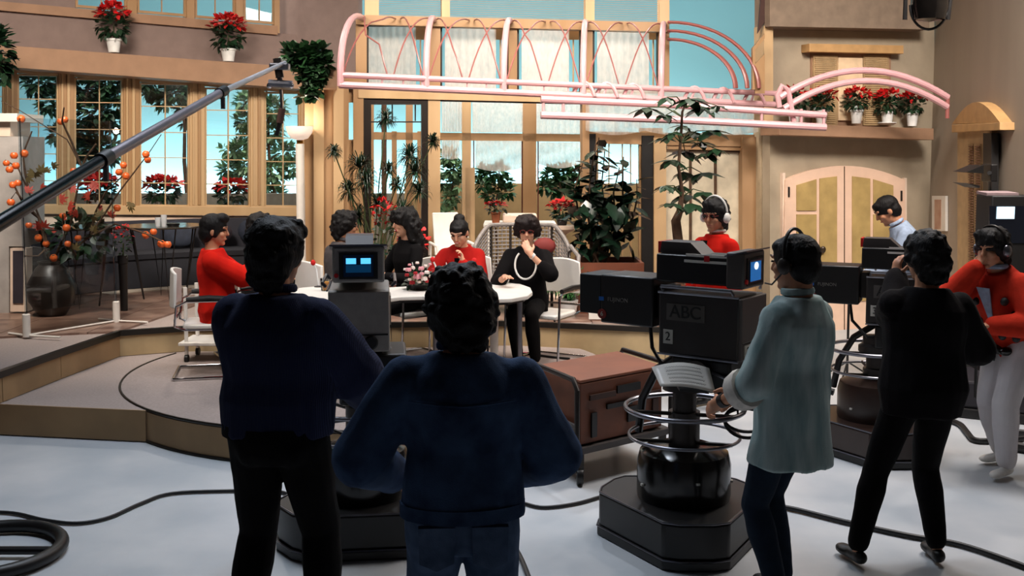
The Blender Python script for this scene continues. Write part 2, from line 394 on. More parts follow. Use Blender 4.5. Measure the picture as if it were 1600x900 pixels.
for a, b in ((199, 214), (292, 304), (369, 380), (429, 437)):
    pb(L, 'mullion', M_wood, a, -48, b, 8 + (a + 80) * .086, .08, -.03, wl)
# return wall and pilasters between the bay and the centre
K = Plane(430, 15.6, 560, 15.0)
wk = MB(); pbox(wk, K, 436, -50, 560, 120, .1, -.1); wk = wk.build('wall_return', M_wall, smooth=False); tag(wk, kind=ST)
M = Plane(560, 12.0, 1040, 12.6)
wm = MB(); pbox(wm, M, 476, 118, 566, 136, .12, -.02); wm = wm.build('wall_middle', M_wood, smooth=False); tag(wm, kind=ST)
for a, b, mm, o in ((476, 490, M_wood, -.08), (490, 506, M_wood2, .0), (506, 521, M_wood, -.03), (521, 537, M_wood2, .02), (537, 545, M_wood, -.02), (552, 568, M_wood, -.01)):
    pb(M, 'pilaster', mm, a, 136, b, 492, .1, o, wm)
pb(M, 'slot_panel', M_wood, 545, 218, 552, 492, .06, -.04, wm); pb(M, 'slot_panel', M_wood, 545, 136, 552, 160, .06, -.04, wm)
pb(M, 'ledge_end', M_ledge, 474, 107, 527, 137, .40, -.02, wm, .02, .006)
# black framed doorway
dr = MB(); pbox(dr, M, 568, 153, 580, 492, .12, -.04); pbox(dr, M, 659, 155, 669, 492, .12, -.04); pbox(dr, M, 580, 153, 659, 163, .12, -.04)
dr = dr.build('door_1', mat('black_door_frame', '#1c1410', .4), smooth=False); tag(dr, kind=ST)
pb(M, 'muntin', M_darkm, 580, 189.5, 659, 191.5, .02, 0, dr)
pb(M, 'muntin', M_darkm, 612, 163, 614, 189, .02, 0, dr); pb(M, 'muntin', M_darkm, 648, 163, 650, 189, .02, 0, dr)
pb(M, 'pane', M_glass, 580, 163, 659, 189, .004, .005, dr)
# posts and beams of the glass wall
for a, b, y0, y1, mm, th in ((669, 688, 136, 492, M_wood2, .12), (910, 921, 150, 492, M_wood, .12), (920, 931, 209, 492, M_black, .10), (1003, 1022, 212, 492, M_black, .10), (1022, 1041, 215, 492, M_wood2, .13), (1160, 1184, 214, 510, M_wood, .12), (1187, 1197, 214, 510, M_wood2, .12)):
    pb(M, 'post', mm, a, y0, b, y1, th, -.04, wm)
pb(M, 'header', M_wood2, 560, 136, 912, 153, .14, -.04, wm, .022)
pb(M, 'header_trim', M_nosing, 688, 156, 912, 158.5, .02, .05, wm, .022)
pb(M, 'header', M_wood, 912, 205, 1190, 224, .10, -.06, wm, .02)
pb(M, 'top_beam', M_wood, 556, 23, 1046, 38, .16, -.04, wm, .024)
for a, b in ((556, 573), (670, 688), (795, 808), (909, 926), (1030, 1046)): pb(M, 'post', M_wood, a, 34, b, 144, .12, -.04, wm)
for a, b in ((570, 592), (690, 703), (915, 929), (1031, 1046)): pb(M, 'post', M_wood2, a, -50, b, 26 + (a - 556) * .024, .10, -.05, wm)
for x0, x1 in ((573, 670), (688, 795), (808, 909), (926, 1030)):
    w_ = window(wi, M, x0, x1, 38 + (x0 - 556) * .02, 146, [], [], M_darkm, fr=3, off=-.02); wi += 1
    # loose white drape hanging behind the pane, leaving a strip open at the right
    a, b = x0 + (2 if x0 < 600 else 7), x1 - (20 if x0 < 920 else 16)
    rows = []
    for iy in range(2):
        rows.append([M.p(a + (b - a) * i / 40, (42 if iy == 0 else 145) + 0, -.10 + .006 * math.sin(i * 1.1 + x0)) for i in range(41)])
    mb_ = MB(); n = 41
    mb_.add(rows[0] + rows[1], [(i, i + 1, i + 1 + n, i + n) for i in range(n - 1)]); mb_.build('drape', M_sheer, w_)
    pb(M, 'transom', M_wood2, b - 2, 40, x1 - 3, 62, .02, -.16, w_)
    pb(M, 'muntin', M_wood2, b + 6, 62, b + 8, 146, .02, -.16, w_)
# venetian blind over the top lights
bl = MB(); 
for i in range(12): pbox(bl, M, 573, -16 + i * 3.4, 1031, -15.5 + i * 3.4, .006, -.02, .024)
bl = bl.build('slats', M_wood, wm, smooth=False); bl['kind'] = 'stuff'
# white panelled door with thin dark rails right of the glass wall
dd = MB(); pbox(dd, M, 1041, 224, 1160, 505, .04, -.08); dd = dd.build('door_2', mat('cream_panel', '#cfc4ac', .6), smooth=False); tag(dd, kind=ST)
for a, b in ((1078, 1081), (1117, 1120), (1157, 1160)): pb(M, 'rail', M_bark, a, 235, b, 505, .03, -.04, dd)
pb(M, 'rail', M_bark, 1078, 234, 1160, 237, .03, -.04, dd, .02); pb(M, 'rail', M_wood, 1042, 224, 1160, 233, .06, -.04, dd, .02)
# pilaster right of it (outside corner of the house front)
px_ = MB(); pbox(px_, M, 1190, 150, 1219, 520, .25, .0); px_ = px_.build('trim_1', mat('putty_pilaster', '#b5a488', .7), smooth=False); tag(px_, kind=ST)
# lit panels seen through the glass door right of the middle
gd = MB(); pbox(gd, M, 931, 212, 935, 492, .05, -.03); pbox(gd, M, 999, 212, 1003, 492, .05, -.03); pbox(gd, M, 935, 212, 999, 217, .05, -.03); pbox(gd, M, 935, 420, 999, 425, .05, -.03)
gd = gd.build('door_3', M_wood, smooth=False); tag(gd, kind=ST)
for x in (951, 972, 985): pb(M, 'muntin', M_wood, x, 217, x + 1.5, 420, .02, -.02, gd)
pb(M, 'pane', M_glass, 935, 217, 999, 420, .004, -.012, gd)

# veranda window wall behind
N2 = Plane(560, 13.9, 1040, 14.3)
wn = MB(); pbox(wn, N2, 560, 206, 920, 218, .10, -.05, .01); wn = wn.build('wall_veranda', M_wood, smooth=False); tag(wn, kind=ST)
for a, b, t, mm in ((560, 584, 150, M_wood), (596, 604, 150, M_bark), (612, 620, 205, M_wood), (634, 645, 150, M_wood), (652, 662, 205, M_wood), (722, 736, 150, M_wood2), (817, 838, 150, M_wood), (727, 742, 262, M_wood2), (1000, 1035, 200, M_wood)):
    pb(N2, 'mullion', mm, a, t, b, 437, .09, -.04, wn)
for x in (739.5, 815, 840): pb(N2, 'rubber_seal', mat('seal_red', '#5a2416', .6), x, 218, x + 1.8, 437, .02, .0, wn)
def drape(name, pl, x0, x1, y0, y1, off, mtl, amp=.02, sag=0., parent=None, n=36, folds=9, scallop=0):
    mb_ = MB(); R_ = 8; vs = []
    for j in range(R_ + 1):
        for i in range(n + 1):
            u = i / n; v = j / R_
            yy = y0 + (y1 - y0) * v + sag * math.sin(math.pi * u) * v + (scallop * abs(math.sin(u * math.pi * 3)) * v if scallop else 0)
            vs.append(pl.p(x0 + (x1 - x0) * u, yy, off + amp * math.sin(u * folds * 2 * math.pi) * (.4 + .6 * v) + amp * .7 * math.sin(v * 9 + u * 5) * (1 if sag or scallop else .2)))
    mb_.add(vs, [(j * (n + 1) + i, j * (n + 1) + i + 1, (j + 1) * (n + 1) + i + 1, (j + 1) * (n + 1) + i) for j in range(R_) for i in range(n)])
    return mb_.build(name, mtl, parent)
for (x0, x1, y0, y1, s_, l_) in ((690, 722, 158, 206, 0, 'sheer white curtain panel at the left of the high veranda windows'), (738, 817, 158, 207, 0, 'sheer white curtain panel in the middle of the high veranda windows'), (838, 908, 158, 209, 0, 'sheer white curtain panel at the right of the high veranda windows'),
        (690, 718, 219, 246, 3, 'narrow gathered white blind behind the post of the glass wall'), (743, 815, 220, 262, 6, 'gathered sheer white blind in the middle veranda window'), (842, 906, 222, 256, 7, 'gathered sheer white blind in the right veranda window')):
    tag(drape('curtain', N2, x0, x1, y0, y1, .09, M_sheer, .015, s_, folds=7), l_, 'curtain', 'sheer curtains of the veranda')
tag(drape('lace_valance', M, 915, 1192, 140, 204, .16, M_sheer2, .03, 0, folds=14, scallop=7, n=80), 'wide scalloped lace valance hanging under the pink trellis', 'valance')

# outdoors: garden walls and painted sky cyclorama
tag(MB().box((-5.6, 16.4, .85), (8.4, .25, 1.3)).build('wall_garden', M_lowwall, smooth=False), kind=ST)
tag(MB().box((1.2, 15.9, .92), (5.6, .2, 1.5)).build('wall_terrace', M_tanwall, smooth=False), kind=ST)
cy = MB(); vs = []
for i in range(25):
    t = math.radians(-75 + i * 150 / 24)
    for z in (0, 3, 7.5): vs.append(V((-1 + 16 * math.sin(t) * .62, 11.6 + 7.6 * math.cos(t) ** .6, z)))
tag(cy.add(vs, [(i * 3 + j, i * 3 + 3 + j, i * 3 + 4 + j, i * 3 + 1 + j) for i in range(24) for j in range(2)]).build('wall_backdrop', M_cyc), kind=ST)

# ---- right-hand house front
R = Plane(1215, 12.4, 1455, 13.2)
wr = MB(); pbox(wr, R, 1203, -90, 1460, 535, .15, -.15); wr = wr.build('wall_right_front', M_wallr, smooth=False); tag(wr, kind=ST)
pb(R, 'soffit', mat('shaded_plaster', '#7d6c5c', .85), 1203, -90, 1452, 41, .30, 0, wr, .02)  # shade of the upper wall put into a darker plaster colour
pb(R, 'ledge', M_ledge, 1218, 193, 1459, 211, .38, 0, wr, .032, .006)
px = MB(); pbox(px, R, 1194, 40, 1208, 190, .2, .0); tag(px.build('trim_2', M_wood2, smooth=False), kind=ST)
# stair gable beside the sky
g = MB()
g.prism([R.p(1176, 75, .4), R.p(1195, 52, .4), R.p(1195, 60, .4), R.p(1180, 78, .4), R.p(1180, 140, .4), R.p(1176, 140, .4)], (0, .08, 0))
g.prism([R.p(1180, 100, .4), R.p(1195, 84, .4), R.p(1195, 146, .4), R.p(1180, 146, .4)], (0, .04, 0))
tag(g.build('trim_3', M_wood, smooth=False), kind=ST)
g = MB(); g.prism([R.p(1184, 52, .2), R.p(1201, 24, .2), R.p(1201, -40, .2), R.p(1192, -40, .2)], (0, .04, 0)); tag(g.build('trim_4', mat('rust_board', '#3b211a', .7), smooth=False), kind=ST)
# upper shuttered window
uw = MB(); pbox(uw, R, 1268, 82, 1392, 200, .03, .0, .02); uw = uw.build('window_15', M_ledge, smooth=False); tag(uw, kind=ST)
pb(R, 'lintel', mat('ochre_lintel', '#b38c5c', .6), 1265, 68, 1412, 81, .16, .0, uw, .02, .006)
pb(R, 'blind_panel', mat('pale_blind', '#dcc09c', .6), 1310, 90, 1348, 188, .03, .03, uw, .02)
for x0, x1 in ((1271, 1309), (1349, 1389)):
    s = pb(R, 'shutter', mat('shutter_paint', '#a08560', .7), x0, 86, x1, 196, .02, .03, uw, .01)
    lv = MB()
    for i in range(34): pbox(lv, R, x0 + 3, 90 + i * 3.05, x1 - 3, 91.6 + i * 3.05, .012, .05, .01)
    lv.build('louvres', mat('shutter_slat', '#b59a72', .7), s, smooth=False)['kind'] = 'stuff'
# arched double door
def arcy(x): u = (x - 1320) / 93; return 259 + 22 * u * u
ad = MB()
n = 16; outer = [R.p(1227 + 187 * i / n, arcy(1227 + 187 * i / n) + (0 if True else 0), .07) for i in range(n + 1)]
poly = outer + [R.p(1416, 524, .07), R.p(1222, 522, .07)]
ad = MB().prism(poly, R.n * -.06).build('door_4', M_pinkdoor, smooth=False); tag(ad, kind=ST)
M_dpane = mat('amber_pane', '#a88f5c', .35, var=.15, scale=6)
for x0, x1, x2 in ((1245, 1277, 1308), (1332, 1361, 1396)):
    for k_, (a, b) in enumerate(((x0, x1 - 1), (x1 + 4, x2))):
        seg_ = [(0, 84), (90, 134), (140, 250)] if (k_ == 0) == (x0 < 1300) else [(0, 250)]
        for (s0, s1) in seg_:
            t0 = arcy(a) + 16 if s0 == 0 else 245 + s0; t1 = arcy(b) + 16 if s0 == 0 else 245 + s0
            bt = min(245 + s1, 470)
            p = MB().prism([R.p(a, t0, .085), R.p(b, t1, .085), R.p(b, bt, .085), R.p(a, bt, .085)], R.n * -.012).build('pane', M_dpane, ad, smooth=False)
for a, b in ((1317, 1320), ): pb(R, 'astragal', M_bark, 1319, 260, 1320.2, 522, .005, .07, ad)
for x, y in ((1232, 300), (1408, 306)): pb(R, 'hinge', M_black, x, y - 8, x + 2.2, y + 8, .012, .07, ad)
for x, y in ((1267, 389), (1286, 390)):
    o = R.p(x, y, .11); MB().ell(o, (.035, .02, .042), n=12, m=8).build('door_knob', mat('dark_knob', '#3d3228', .3, .4), ad)
sp = MB(); pts = [R.p(1224, 520, .0)]
pb(R, 'architrave', M_offw, 1223, 270, 1227, 522, .05, .0, ad); pb(R, 'architrave', M_offw, 1413, 278, 1417, 524, .05, .0, ad)
# side wall on the right, coming towards the studio
S = Plane(1455, 13.2, 1650, 9.4)
wsd = MB(); pbox(wsd, S, 1452, -120, 1950, 600, .12, -.12); wsd = wsd.build('wall_right', M_walls, smooth=False); tag(wsd, kind=ST)
sw = MB(); pbox(sw, S, 1496, 205, 1550, 480, .05, .0, -.05); sw = sw.build('window_16', mat('sand_trim', '#a98d68', .6), smooth=False); tag(sw, kind=ST)
pb(S, 'lintel', mat('ochre_lintel', '#b38c5c', .6), 1487, 195, 1562, 207, .14, .0, sw, -.05, .005)
pm = [S.p(1487 + 75 * i / 12, 194 - 33 * math.sin(math.pi * i / 12) - 3 * i / 12, .12) for i in range(13)]
MB().prism(pm, S.n * -.12).build('pediment', mat('ochre_lintel', '#b38c5c', .6), sw, smooth=False)
for x0, x1 in ((1512, 1520), (1522, 1531)):
    s = pb(S, 'shutter', mat('shutter_paint', '#a08560', .7), x0, 225, x1, 470, .02, .05, sw)
    lv = MB()
    for i in range(60): pbox(lv, S, x0 + 1, 228 + i * 4, x1 - 1, 230 + i * 4, .015, .07)
    lv.build('louvres', mat('shutter_gap', '#6c4a35', .7), s, smooth=False)['kind'] = 'stuff'
pb(S, 'jamb', M_black, 1536, 208, 1549, 480, .07, .04, sw)
# framed picture
pf = pb(S, 'framed_picture', M_white, 1456, 306, 1477, 361, .03, .005); tag(pf, 'narrow white framed picture on the wall right of the arched door', 'picture')
pb(S, 'print', mat('picture_print', '#9c6b58', .6, hex2='#cdb29a', scale=3), 1460, 312, 1470, 358, .004, .035, pf)
# ceiling far above and dark back of the studio
tag(MB().box((0, 9, 7.55), (26, 26, .1)).build('ceiling', M_black, smooth=False), kind=ST)

# ================================================================ PINK TRELLIS CANOPY
tr = thing('pink_trellis', D(880, 135, 11.4), 0, 'pink tubular trellis canopy over the glass wall with curved ribs and crossed rods', 'trellis')
def dd_(x): return 10.5 + (x - 530) / 700 * 1.7      # front edge of the canopy comes forward
T1 = [D(530 + i * 70, 117 + i * 3.0, dd_(530 + i * 70)) for i in range(11)]
T2 = [D(530 + i * 68, 132.5 + i * 3.1, dd_(530 + i * 68)) for i in range(11)]
MB().tube(T1, .031, 10).build('rail', M_pink, tr); MB().tube(T2, .036, 10).build('rail', M_pink, tr)
MB().tube([D(845, 155, 10.9), D(1050, 164, 11.1), D(1290, 180, 11.3)], .036, 10).build('rail', M_pink, tr)
MB().tube([D(845, 180, 10.9), D(1050, 187, 11.1), D(1290, 199, 11.3)], .040, 10).build('rail', M_pink, tr)
for x, a, b in ((849, 155, 180), (880, 157, 181), (1252, 170, 202), (1287, 171, 203), (1110, 166, 190), (1190, 172, 195)):
    MB().tube([D(x, a, 10.9 + (x - 845) / 445 * .4), D(x, b, 10.9 + (x - 845) / 445 * .4)], .016, 8).build('upright', M_pink, tr)
def rib(x, v):        # point on the quarter-round canopy surface, v = 0 at the wall, 1 at the front rail
    yt = 28 + (x - 556) * .02; top = M.p(x, yt, .14); fx = x - (34 if x < 600 else 12 if x < 720 else 10 if x < 830 else 4) * 1.0
    bot = D(fx, 117 + (fx - 530) * .043, dd_(fx)); a = v * math.pi / 2
    return V((top.x + (bot.x - top.x) * math.sin(a), top.y + (bot.y - top.y) * math.sin(a), bot.z + (top.z - bot.z) * math.cos(a)))
for x in (566, 678, 797, 915, 1037): MB().tube([rib(x, i / 12) for i in range(13)] + [rib(x, 1) - V((0, 0, .11))], .034, 10).build('rib', M_pink, tr)
xs = [566, 678, 797, 915, 1037]
for i in range(4):
    w0, w1 = xs[i], xs[i + 1]; h = (w1 - w0) / 2
    for j in range(2):
        a = w0 + j * h + 4; b = w0 + (j + 1) * h - 4
        for p, q in ((a, b), (b, a)):
            MB().tube([rib(p + (q - p) * k / 10, k / 10) for k in range(11)], .0085, 6).build('rod', M_pinkd, tr)
for x, y in ((597, 120), (630, 122), (660, 123), (730, 126), (760, 127), (850, 131), (888, 133)):
    MB().tube([D(x, y, dd_(x)), D(x, y + 12, dd_(x))], .010, 6).build('bracket', M_pink, tr)
for x in (912, 948, 990, 1085, 1130, 1178):   # small hoops between the rails
    d = dd_(x); y = 128 + (x - 900) * .045
    MB().tube([D(x - 17 + 34 * k / 10, y + 22 - 22 * math.sin(math.pi * k / 10) ** .7, d) for k in range(11)], .020, 8).build('hoop', M_pink, tr)
    MB().tube([D(x + 2, y, d), D(x - 6, y + 22, d)], .014, 6).build('hoop_strut', M_pink, tr)
for r_, mm in ((1.0, M_pinkd), (.87, M_pinkd), (.74, M_pinkd)):       # quarter-round end bands against the sky
    pts = []
    for k in range(15):
        a = k / 14 * math.pi / 2
        pts.append(D(1043 + 141 * r_ * math.sin(a) + 2, 138 - 103 * r_ * math.cos(a), 12.4 - .6 * math.sin(a)))
    MB().tube(pts, .042, 8, flat=.5).build('end_band', mm, tr)
for k in ((1218, 152, 110, .035), (1224, 170, 128, .035)):
    x0, y0, yt, r_ = k; x1, y1 = 1482, y0 + 12 if x0 == 1218 else y0 - 2
    x1, y1 = (1481, 152) if x0 == 1218 else (1480, 167)
    pts = [D(x0 + (x1 - x0) * i / 16, y0 + (y1 - y0) * i / 16 - (y0 - yt) * (1 - (2 * i / 16 - 1) ** 2), 11.3 + .5 * i / 16) for i in range(17)]
    MB().tube(pts, r_, 10).build('arched_rail', M_pink, tr)
MB().tube([D(1481, 150, 11.8), D(1480, 185, 11.8)], .022, 8).build('upright', M_pinkd, tr)
MB().tube([D(1218, 168, 11.3), D(1215, 148, 11.3), D(1222, 134, 11.3), D(1231, 140, 11.3), D(1236, 165, 11.3), D(1240, 190, 11.3)], .03, 8).build('end_hoop', M_pink, tr)
# ================================================================ SET DRESSING
def rnd(a, b): return random.uniform(a, b)
def rdir(zb=0.0):
    while True:
        v = V((rnd(-1, 1), rnd(-1, 1), rnd(-1, 1) + zb))
        if .1 < v.length < 1.4: return v.normalized()
def foliage(mb, c, r, n, ln, wd, zb=.2, bend=.25, shell=.35):
    for _ in range(n):
        d = rdir(zb); k = shell + (1 - shell) * random.random() ** .5
        p = V(c) + V((d.x * r[0], d.y * r[1], d.z * r[2])) * k
        mb.leaf(p, (d + rdir() * .7), V((0, 0, 1)) + rdir() * .5, ln * rnd(.7, 1.2), wd * rnd(.8, 1.2), bend)
    return mb
def poinsettia(loc, w, h, ph, label, group, potm=None, n=46, top=.5, cat='potted plant', saucer=False):
    t = thing('potted_poinsettia', loc, 0, label, cat, group); c = V(loc); pr = w * .22
    MB().lathe([(pr * .72, 0), (pr * .95, ph * .85), (pr * 1.08, ph * .86), (pr * 1.08, ph), (pr * .9, ph), (pr * .85, ph * .8), (.001, ph * .8)], c, 18).build('pot', potm or M_pot, t)
    if saucer: MB().lathe([(pr * 1.0, 0), (pr * 1.5, .02), (pr * 1.45, .03), (pr * .9, .012)], c, 18).build('saucer', M_pot, t)
    g = MB(); foliage(g, c + V((0, 0, ph + h * .34)), (w * .42, w * .36, h * .36), int(n * 2.6), w * .22, w * .13, .1)
    o = g.build('foliage', M_leafd, t); o['kind'] = 'stuff'
    g = MB(); foliage(g, c + V((0, 0, ph + h * .62)), (w * .46, w * .40, h * .34), int(n * 2.4), w * .19, w * .12, 1.0, .3, .7)
    o = g.build('red_bracts', M_red, t); o['kind'] = 'stuff'
    MB().tube([c + V((0, 0, ph * .8)), c + V((.01, 0, ph + h * .4))], .008, 6).build('stem', M_stem, t)
    return t
# plants on the left ledge, sills and the right ledge
for i, (x, y, lb) in enumerate(((178, 82, 'potted poinsettia high on the left ledge, the one nearer the left edge of the picture'), (357, 96, 'potted poinsettia high on the left ledge with tall ragged red bracts, beside the ivy'))):
    p = L.p(x, y, .27); poinsettia(p, .42 if i == 0 else .46, .46, .17, lb, 'poinsettias on the high left ledge', top=.6, n=60)
for x, y, lb in ((155, 322, 'red poinsettia outside the third bay window, behind the boom arm'), (255, 323, 'red poinsettia outside the fourth bay window'), (362, 326, 'red poinsettia outside the fifth bay window')):
    p = L.p(x, y, -.42); poinsettia(p, .50, .33, .08, lb, 'poinsettias outside the bay windows', n=60)
tag(MB().prism([L.p(-60, 324, -.2), L.p(480, 329, -.2), L.p(480, 333, -.2), L.p(-60, 328, -.2)], L.n * -.5).build('window_box_shelf', M_lowwall, smooth=False), 'grey shelf outside the bay windows carrying the poinsettias', 'shelf')
ledR = [(1241, 193, 'poinsettia in a white pot on the right ledge, partly behind the pink hoop'), (1283, 194, 'poinsettia in a white pot on the right ledge, in front of the left shutter'), (1338, 193, 'poinsettia with the fullest red top, in front of the pale blind on the right ledge'),
        (1386, 195, 'poinsettia in a white pot with a saucer, second from the right on the ledge'), (1425, 197, 'poinsettia at the right end of the right ledge, in shade')]
for i, (x, y, lb) in enumerate(ledR):
    p = R.p(x, y, .2); poinsettia(p, .33, .25, .16, lb, 'poinsettias on the right ledge', saucer=(i == 3), n=44)

# trees beyond the windows
def tree(name, base, top, trunk_r, blobs, n, ln, label, m=None, cat='tree', bend_=.0, group=None):
    t = thing(name, base, 0, label, cat, group); b = V(base); tp = V(top)
    pts = [b.lerp(tp, k / 5) + V((rnd(-1, 1) * .05, rnd(-1, 1) * .05, 0)) * (0 if k == 0 else 1) for k in range(6)]
    MB().tube(pts, [trunk_r * (1 - .12 * k) for k in range(6)], 8).build('trunk', M_bark, t)
    g = MB(); 
    for c, r in blobs:
        st = min(pts, key=lambda q: (q - V(c)).length)
        g.tube([st, st.lerp(V(c), .6) + V((0, 0, .04)), V(c)], [trunk_r * .4, trunk_r * .25, trunk_r * .1], 5)
    g.build('branch', M_bark, t)
    g = MB(); tot = sum(r ** 2 for c, r in blobs)
    for c, r in blobs: foliage(g, c, (r, r * .8, r * .8), int(n * r * r / tot), ln, ln * .5, .1, .2, .2)
    o = g.build('foliage', m or M_leaf, t); o['kind'] = 'stuff'; return t
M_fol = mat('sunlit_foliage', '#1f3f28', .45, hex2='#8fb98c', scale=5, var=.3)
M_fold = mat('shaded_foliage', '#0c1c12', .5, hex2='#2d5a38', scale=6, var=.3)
def bl(lst, d): return [(D(x, y, d + rnd(-.3, .3)), r * d / F) for x, y, r in lst]
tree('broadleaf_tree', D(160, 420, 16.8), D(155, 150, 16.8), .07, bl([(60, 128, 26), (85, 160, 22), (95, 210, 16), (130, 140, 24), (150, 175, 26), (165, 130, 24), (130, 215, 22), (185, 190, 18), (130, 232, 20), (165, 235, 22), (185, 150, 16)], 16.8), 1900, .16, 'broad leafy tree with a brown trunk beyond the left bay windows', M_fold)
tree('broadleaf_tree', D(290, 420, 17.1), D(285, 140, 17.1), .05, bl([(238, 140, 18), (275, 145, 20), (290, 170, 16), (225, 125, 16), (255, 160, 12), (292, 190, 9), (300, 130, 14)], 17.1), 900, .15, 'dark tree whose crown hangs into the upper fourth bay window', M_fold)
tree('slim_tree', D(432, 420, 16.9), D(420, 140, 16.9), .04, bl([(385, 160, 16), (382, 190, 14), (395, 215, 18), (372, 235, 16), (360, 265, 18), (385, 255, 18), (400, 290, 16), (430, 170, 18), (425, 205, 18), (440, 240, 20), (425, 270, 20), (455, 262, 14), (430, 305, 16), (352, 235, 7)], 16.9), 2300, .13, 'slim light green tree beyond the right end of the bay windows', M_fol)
tree('garden_shrub', D(702, 420, 15.0), D(705, 240, 15.0), .02, bl([(700, 245, 14), (710, 265, 16), (695, 285, 14), (722, 275, 12), (705, 310, 12), (696, 335, 12), (718, 290, 8), (698, 360, 10)], 15.0), 900, .10, 'light green shrub behind the left veranda post', M_fol)
tree('garden_sapling', D(775, 420, 14.9), D(775, 262, 14.9), .02, bl([(762, 275, 12), (780, 268, 12), (790, 285, 8), (755, 290, 9), (765, 305, 9), (792, 300, 9), (752, 270, 8)], 14.9), 420, .12, 'thin sapling with a straight stem in the middle veranda window', M_leaf)
tree('garden_shrub', D(878, 420, 14.8), D(875, 270, 14.8), .02, bl([(862, 275, 14), (880, 270, 14), (895, 285, 14), (870, 295, 14), (850, 292, 9), (900, 270, 10)], 14.8), 760, .11, 'bushy green shrub in the right veranda window', M_leaf)
# ivy at the end of the ledge
t = thing('trailing_ivy', M.p(487, 106, .2), 0, 'dark green trailing ivy spilling over the end of the left ledge', 'plant')
g = MB()
for x, y, r in ((462, 84, 16), (480, 88, 20), (498, 84, 14), (505, 100, 12), (485, 110, 18), (495, 122, 12), (489, 138, 9), (475, 152, 3), (452, 84, 8), (460, 96, 9), (488, 148, 5), (472, 118, 7)):
    foliage(g, D(x, y, 11.45), (r * .0069, .10, r * .0069), int(r * 4.5), .10, .08, 0, .2, .1)
g.build('foliage', mat('ivy_leaf', '#0c2012', .45, hex2='#27502a', scale=9), t)['kind'] = 'stuff'
MB().tube([D(480, 98, 11.6), D(485, 115, 11.45), D(489, 145, 11.4)], .01, 5).build('vine', M_stem, t)
MB().lathe([(.07, 0), (.10, .12), (.09, .12), (.08, .03)], M.p(484, 105, .2), 14).build('pot', M_terra, t)
g = MB(); foliage(g, D(-2, 85, 12), (.12, .1, .33), 200, .12, .08)
t = g.build('hanging_foliage', M_leafd); tag(t, 'dark hanging foliage cut by the upper left edge of the picture', 'plant')

# papyrus clump with poinsettias at its foot, in front of the black doorway
t = thing('papyrus_clump', V((-1.45, 11.45, SZ)), 0, 'tall papyrus with dark spiky umbels in front of the black door frame', 'plant')
MB().lathe([(.2, 0), (.27, .34), (.24, .34), (.2, .3), (.001, .3)], (-1.45, 11.45, SZ), 20).build('pot', M_brownpl, t)
heads = [(522, 238, 14), (562, 262, 26), (572, 285, 24), (603, 186, 18), (607, 266, 16), (640, 245, 24), (648, 268, 24), (620, 290, 16), (676, 222, 15), (655, 300, 20), (545, 300, 22), (590, 320, 22), (630, 330, 20), (560, 340, 22)]
for i, (x, y, r) in enumerate(heads):
    h = D(x, y, 11.35 + rnd(-.25, .25)); b = V((-1.45 + rnd(-.1, .1), 11.45, SZ + .3))
    MB().tube([b, b.lerp(h, .5) + V((0, 0, .15)), h], .007, 5).build('stem', M_stem, t)
    g = MB(); R_ = r * 11.4 / F
    for k in range(120):
        d = rdir(.35); e = h + V((d.x, d.y, d.z)) * R_ * rnd(.7, 1.1)
        e2 = e + V((d.x * .25, d.y * .25, -.5)) * R_ * rnd(.3, .9); mid = h.lerp(e, .55) + V((0, 0, R_ * .12))
        sd = d.cross(V((0, .3, 1))).normalized() * .006
        g.add([h - sd, h + sd, mid + sd, mid - sd, e + sd * .7, e - sd * .7, e2], [(0, 1, 2, 3), (3, 2, 4, 5), (5, 4, 6)])
    g.build('umbel', M_leafd, t)['kind'] = 'stuff'
for x, y, d, w_, lb in ((600, 355, 11.0, .30, 'tall red poinsettia among the papyrus stems, the higher one'), (560, 392, 10.9, .40, 'red poinsettia low on the left of the papyrus'), (645, 378, 10.8, .34, 'red poinsettia low on the right of the papyrus')):
    p = D(x, y, d); p.z = max(p.z - .1, SZ); 
    poinsettia(V((p.x, p.y, SZ)), w_, .75 if y < 380 else .45, .22 if y > 360 else .45, lb, 'poinsettias at the foot of the papyrus', M_brownpl, n=24)

# big leaved plants on the right, each leaf a part
lfm = MB().leaf((0, 0, 0), (0, 1, 0), (0, 0, 1), 1, .50, .22); me_o = lfm.build('leaf', M_leafd, orig=V((0, 0, 0))); leafme = me_o.data
lfm2 = MB().leaf((0, 0, 0), (0, 1, 0), (0, 0, 1), 1, .55, .22); me_o2 = lfm2.build('leaf', mat('rubber_leaf', '#12261a', .25, var=.4, scale=3), orig=V((0, 0, 0))); leafme2 = me_o2.data
bpy.data.objects.remove(me_o); bpy.data.objects.remove(me_o2)
def put_leaf(me, root, p, d, up, ln):
    y = V(d).normalized(); x = y.cross(V(up))
    if x.length < 1e-3: x = y.orthogonal()
    x.normalize(); z = x.cross(y); Mx = Matrix((x, y, z)).transposed().to_4x4(); Mx.translation = V(p)
    inst('leaf', me, root, WM[root].inverted() @ Mx @ Matrix.Diagonal((ln, ln, ln, 1)))
base = V((D(1062, 400, 10.5).x, 10.5, SZ))
t = thing('umbrella_tree', base, 0, 'tall umbrella tree with whorls of long dark leaves, left of the man in headphones', 'plant')
MB().lathe([(.17, 0), (.23, .36), (.2, .36), (.18, .3), (.001, .3)], base, 20).build('pot', M_brownpl, t)
tk = [base + V((0, 0, .3)), D(1060, 380, 10.5), D(1056, 345, 10.5), D(1062, 330, 10.5), D(1066, 300, 10.5), D(1060, 260, 10.5), D(1064, 215, 10.5), D(1066, 175, 10.5), D(1072, 160, 10.5)]
MB().tube(tk, [.055, .05, .048, .035, .02, .016, .014, .012, .01], 8).build('trunk', M_bark, t)
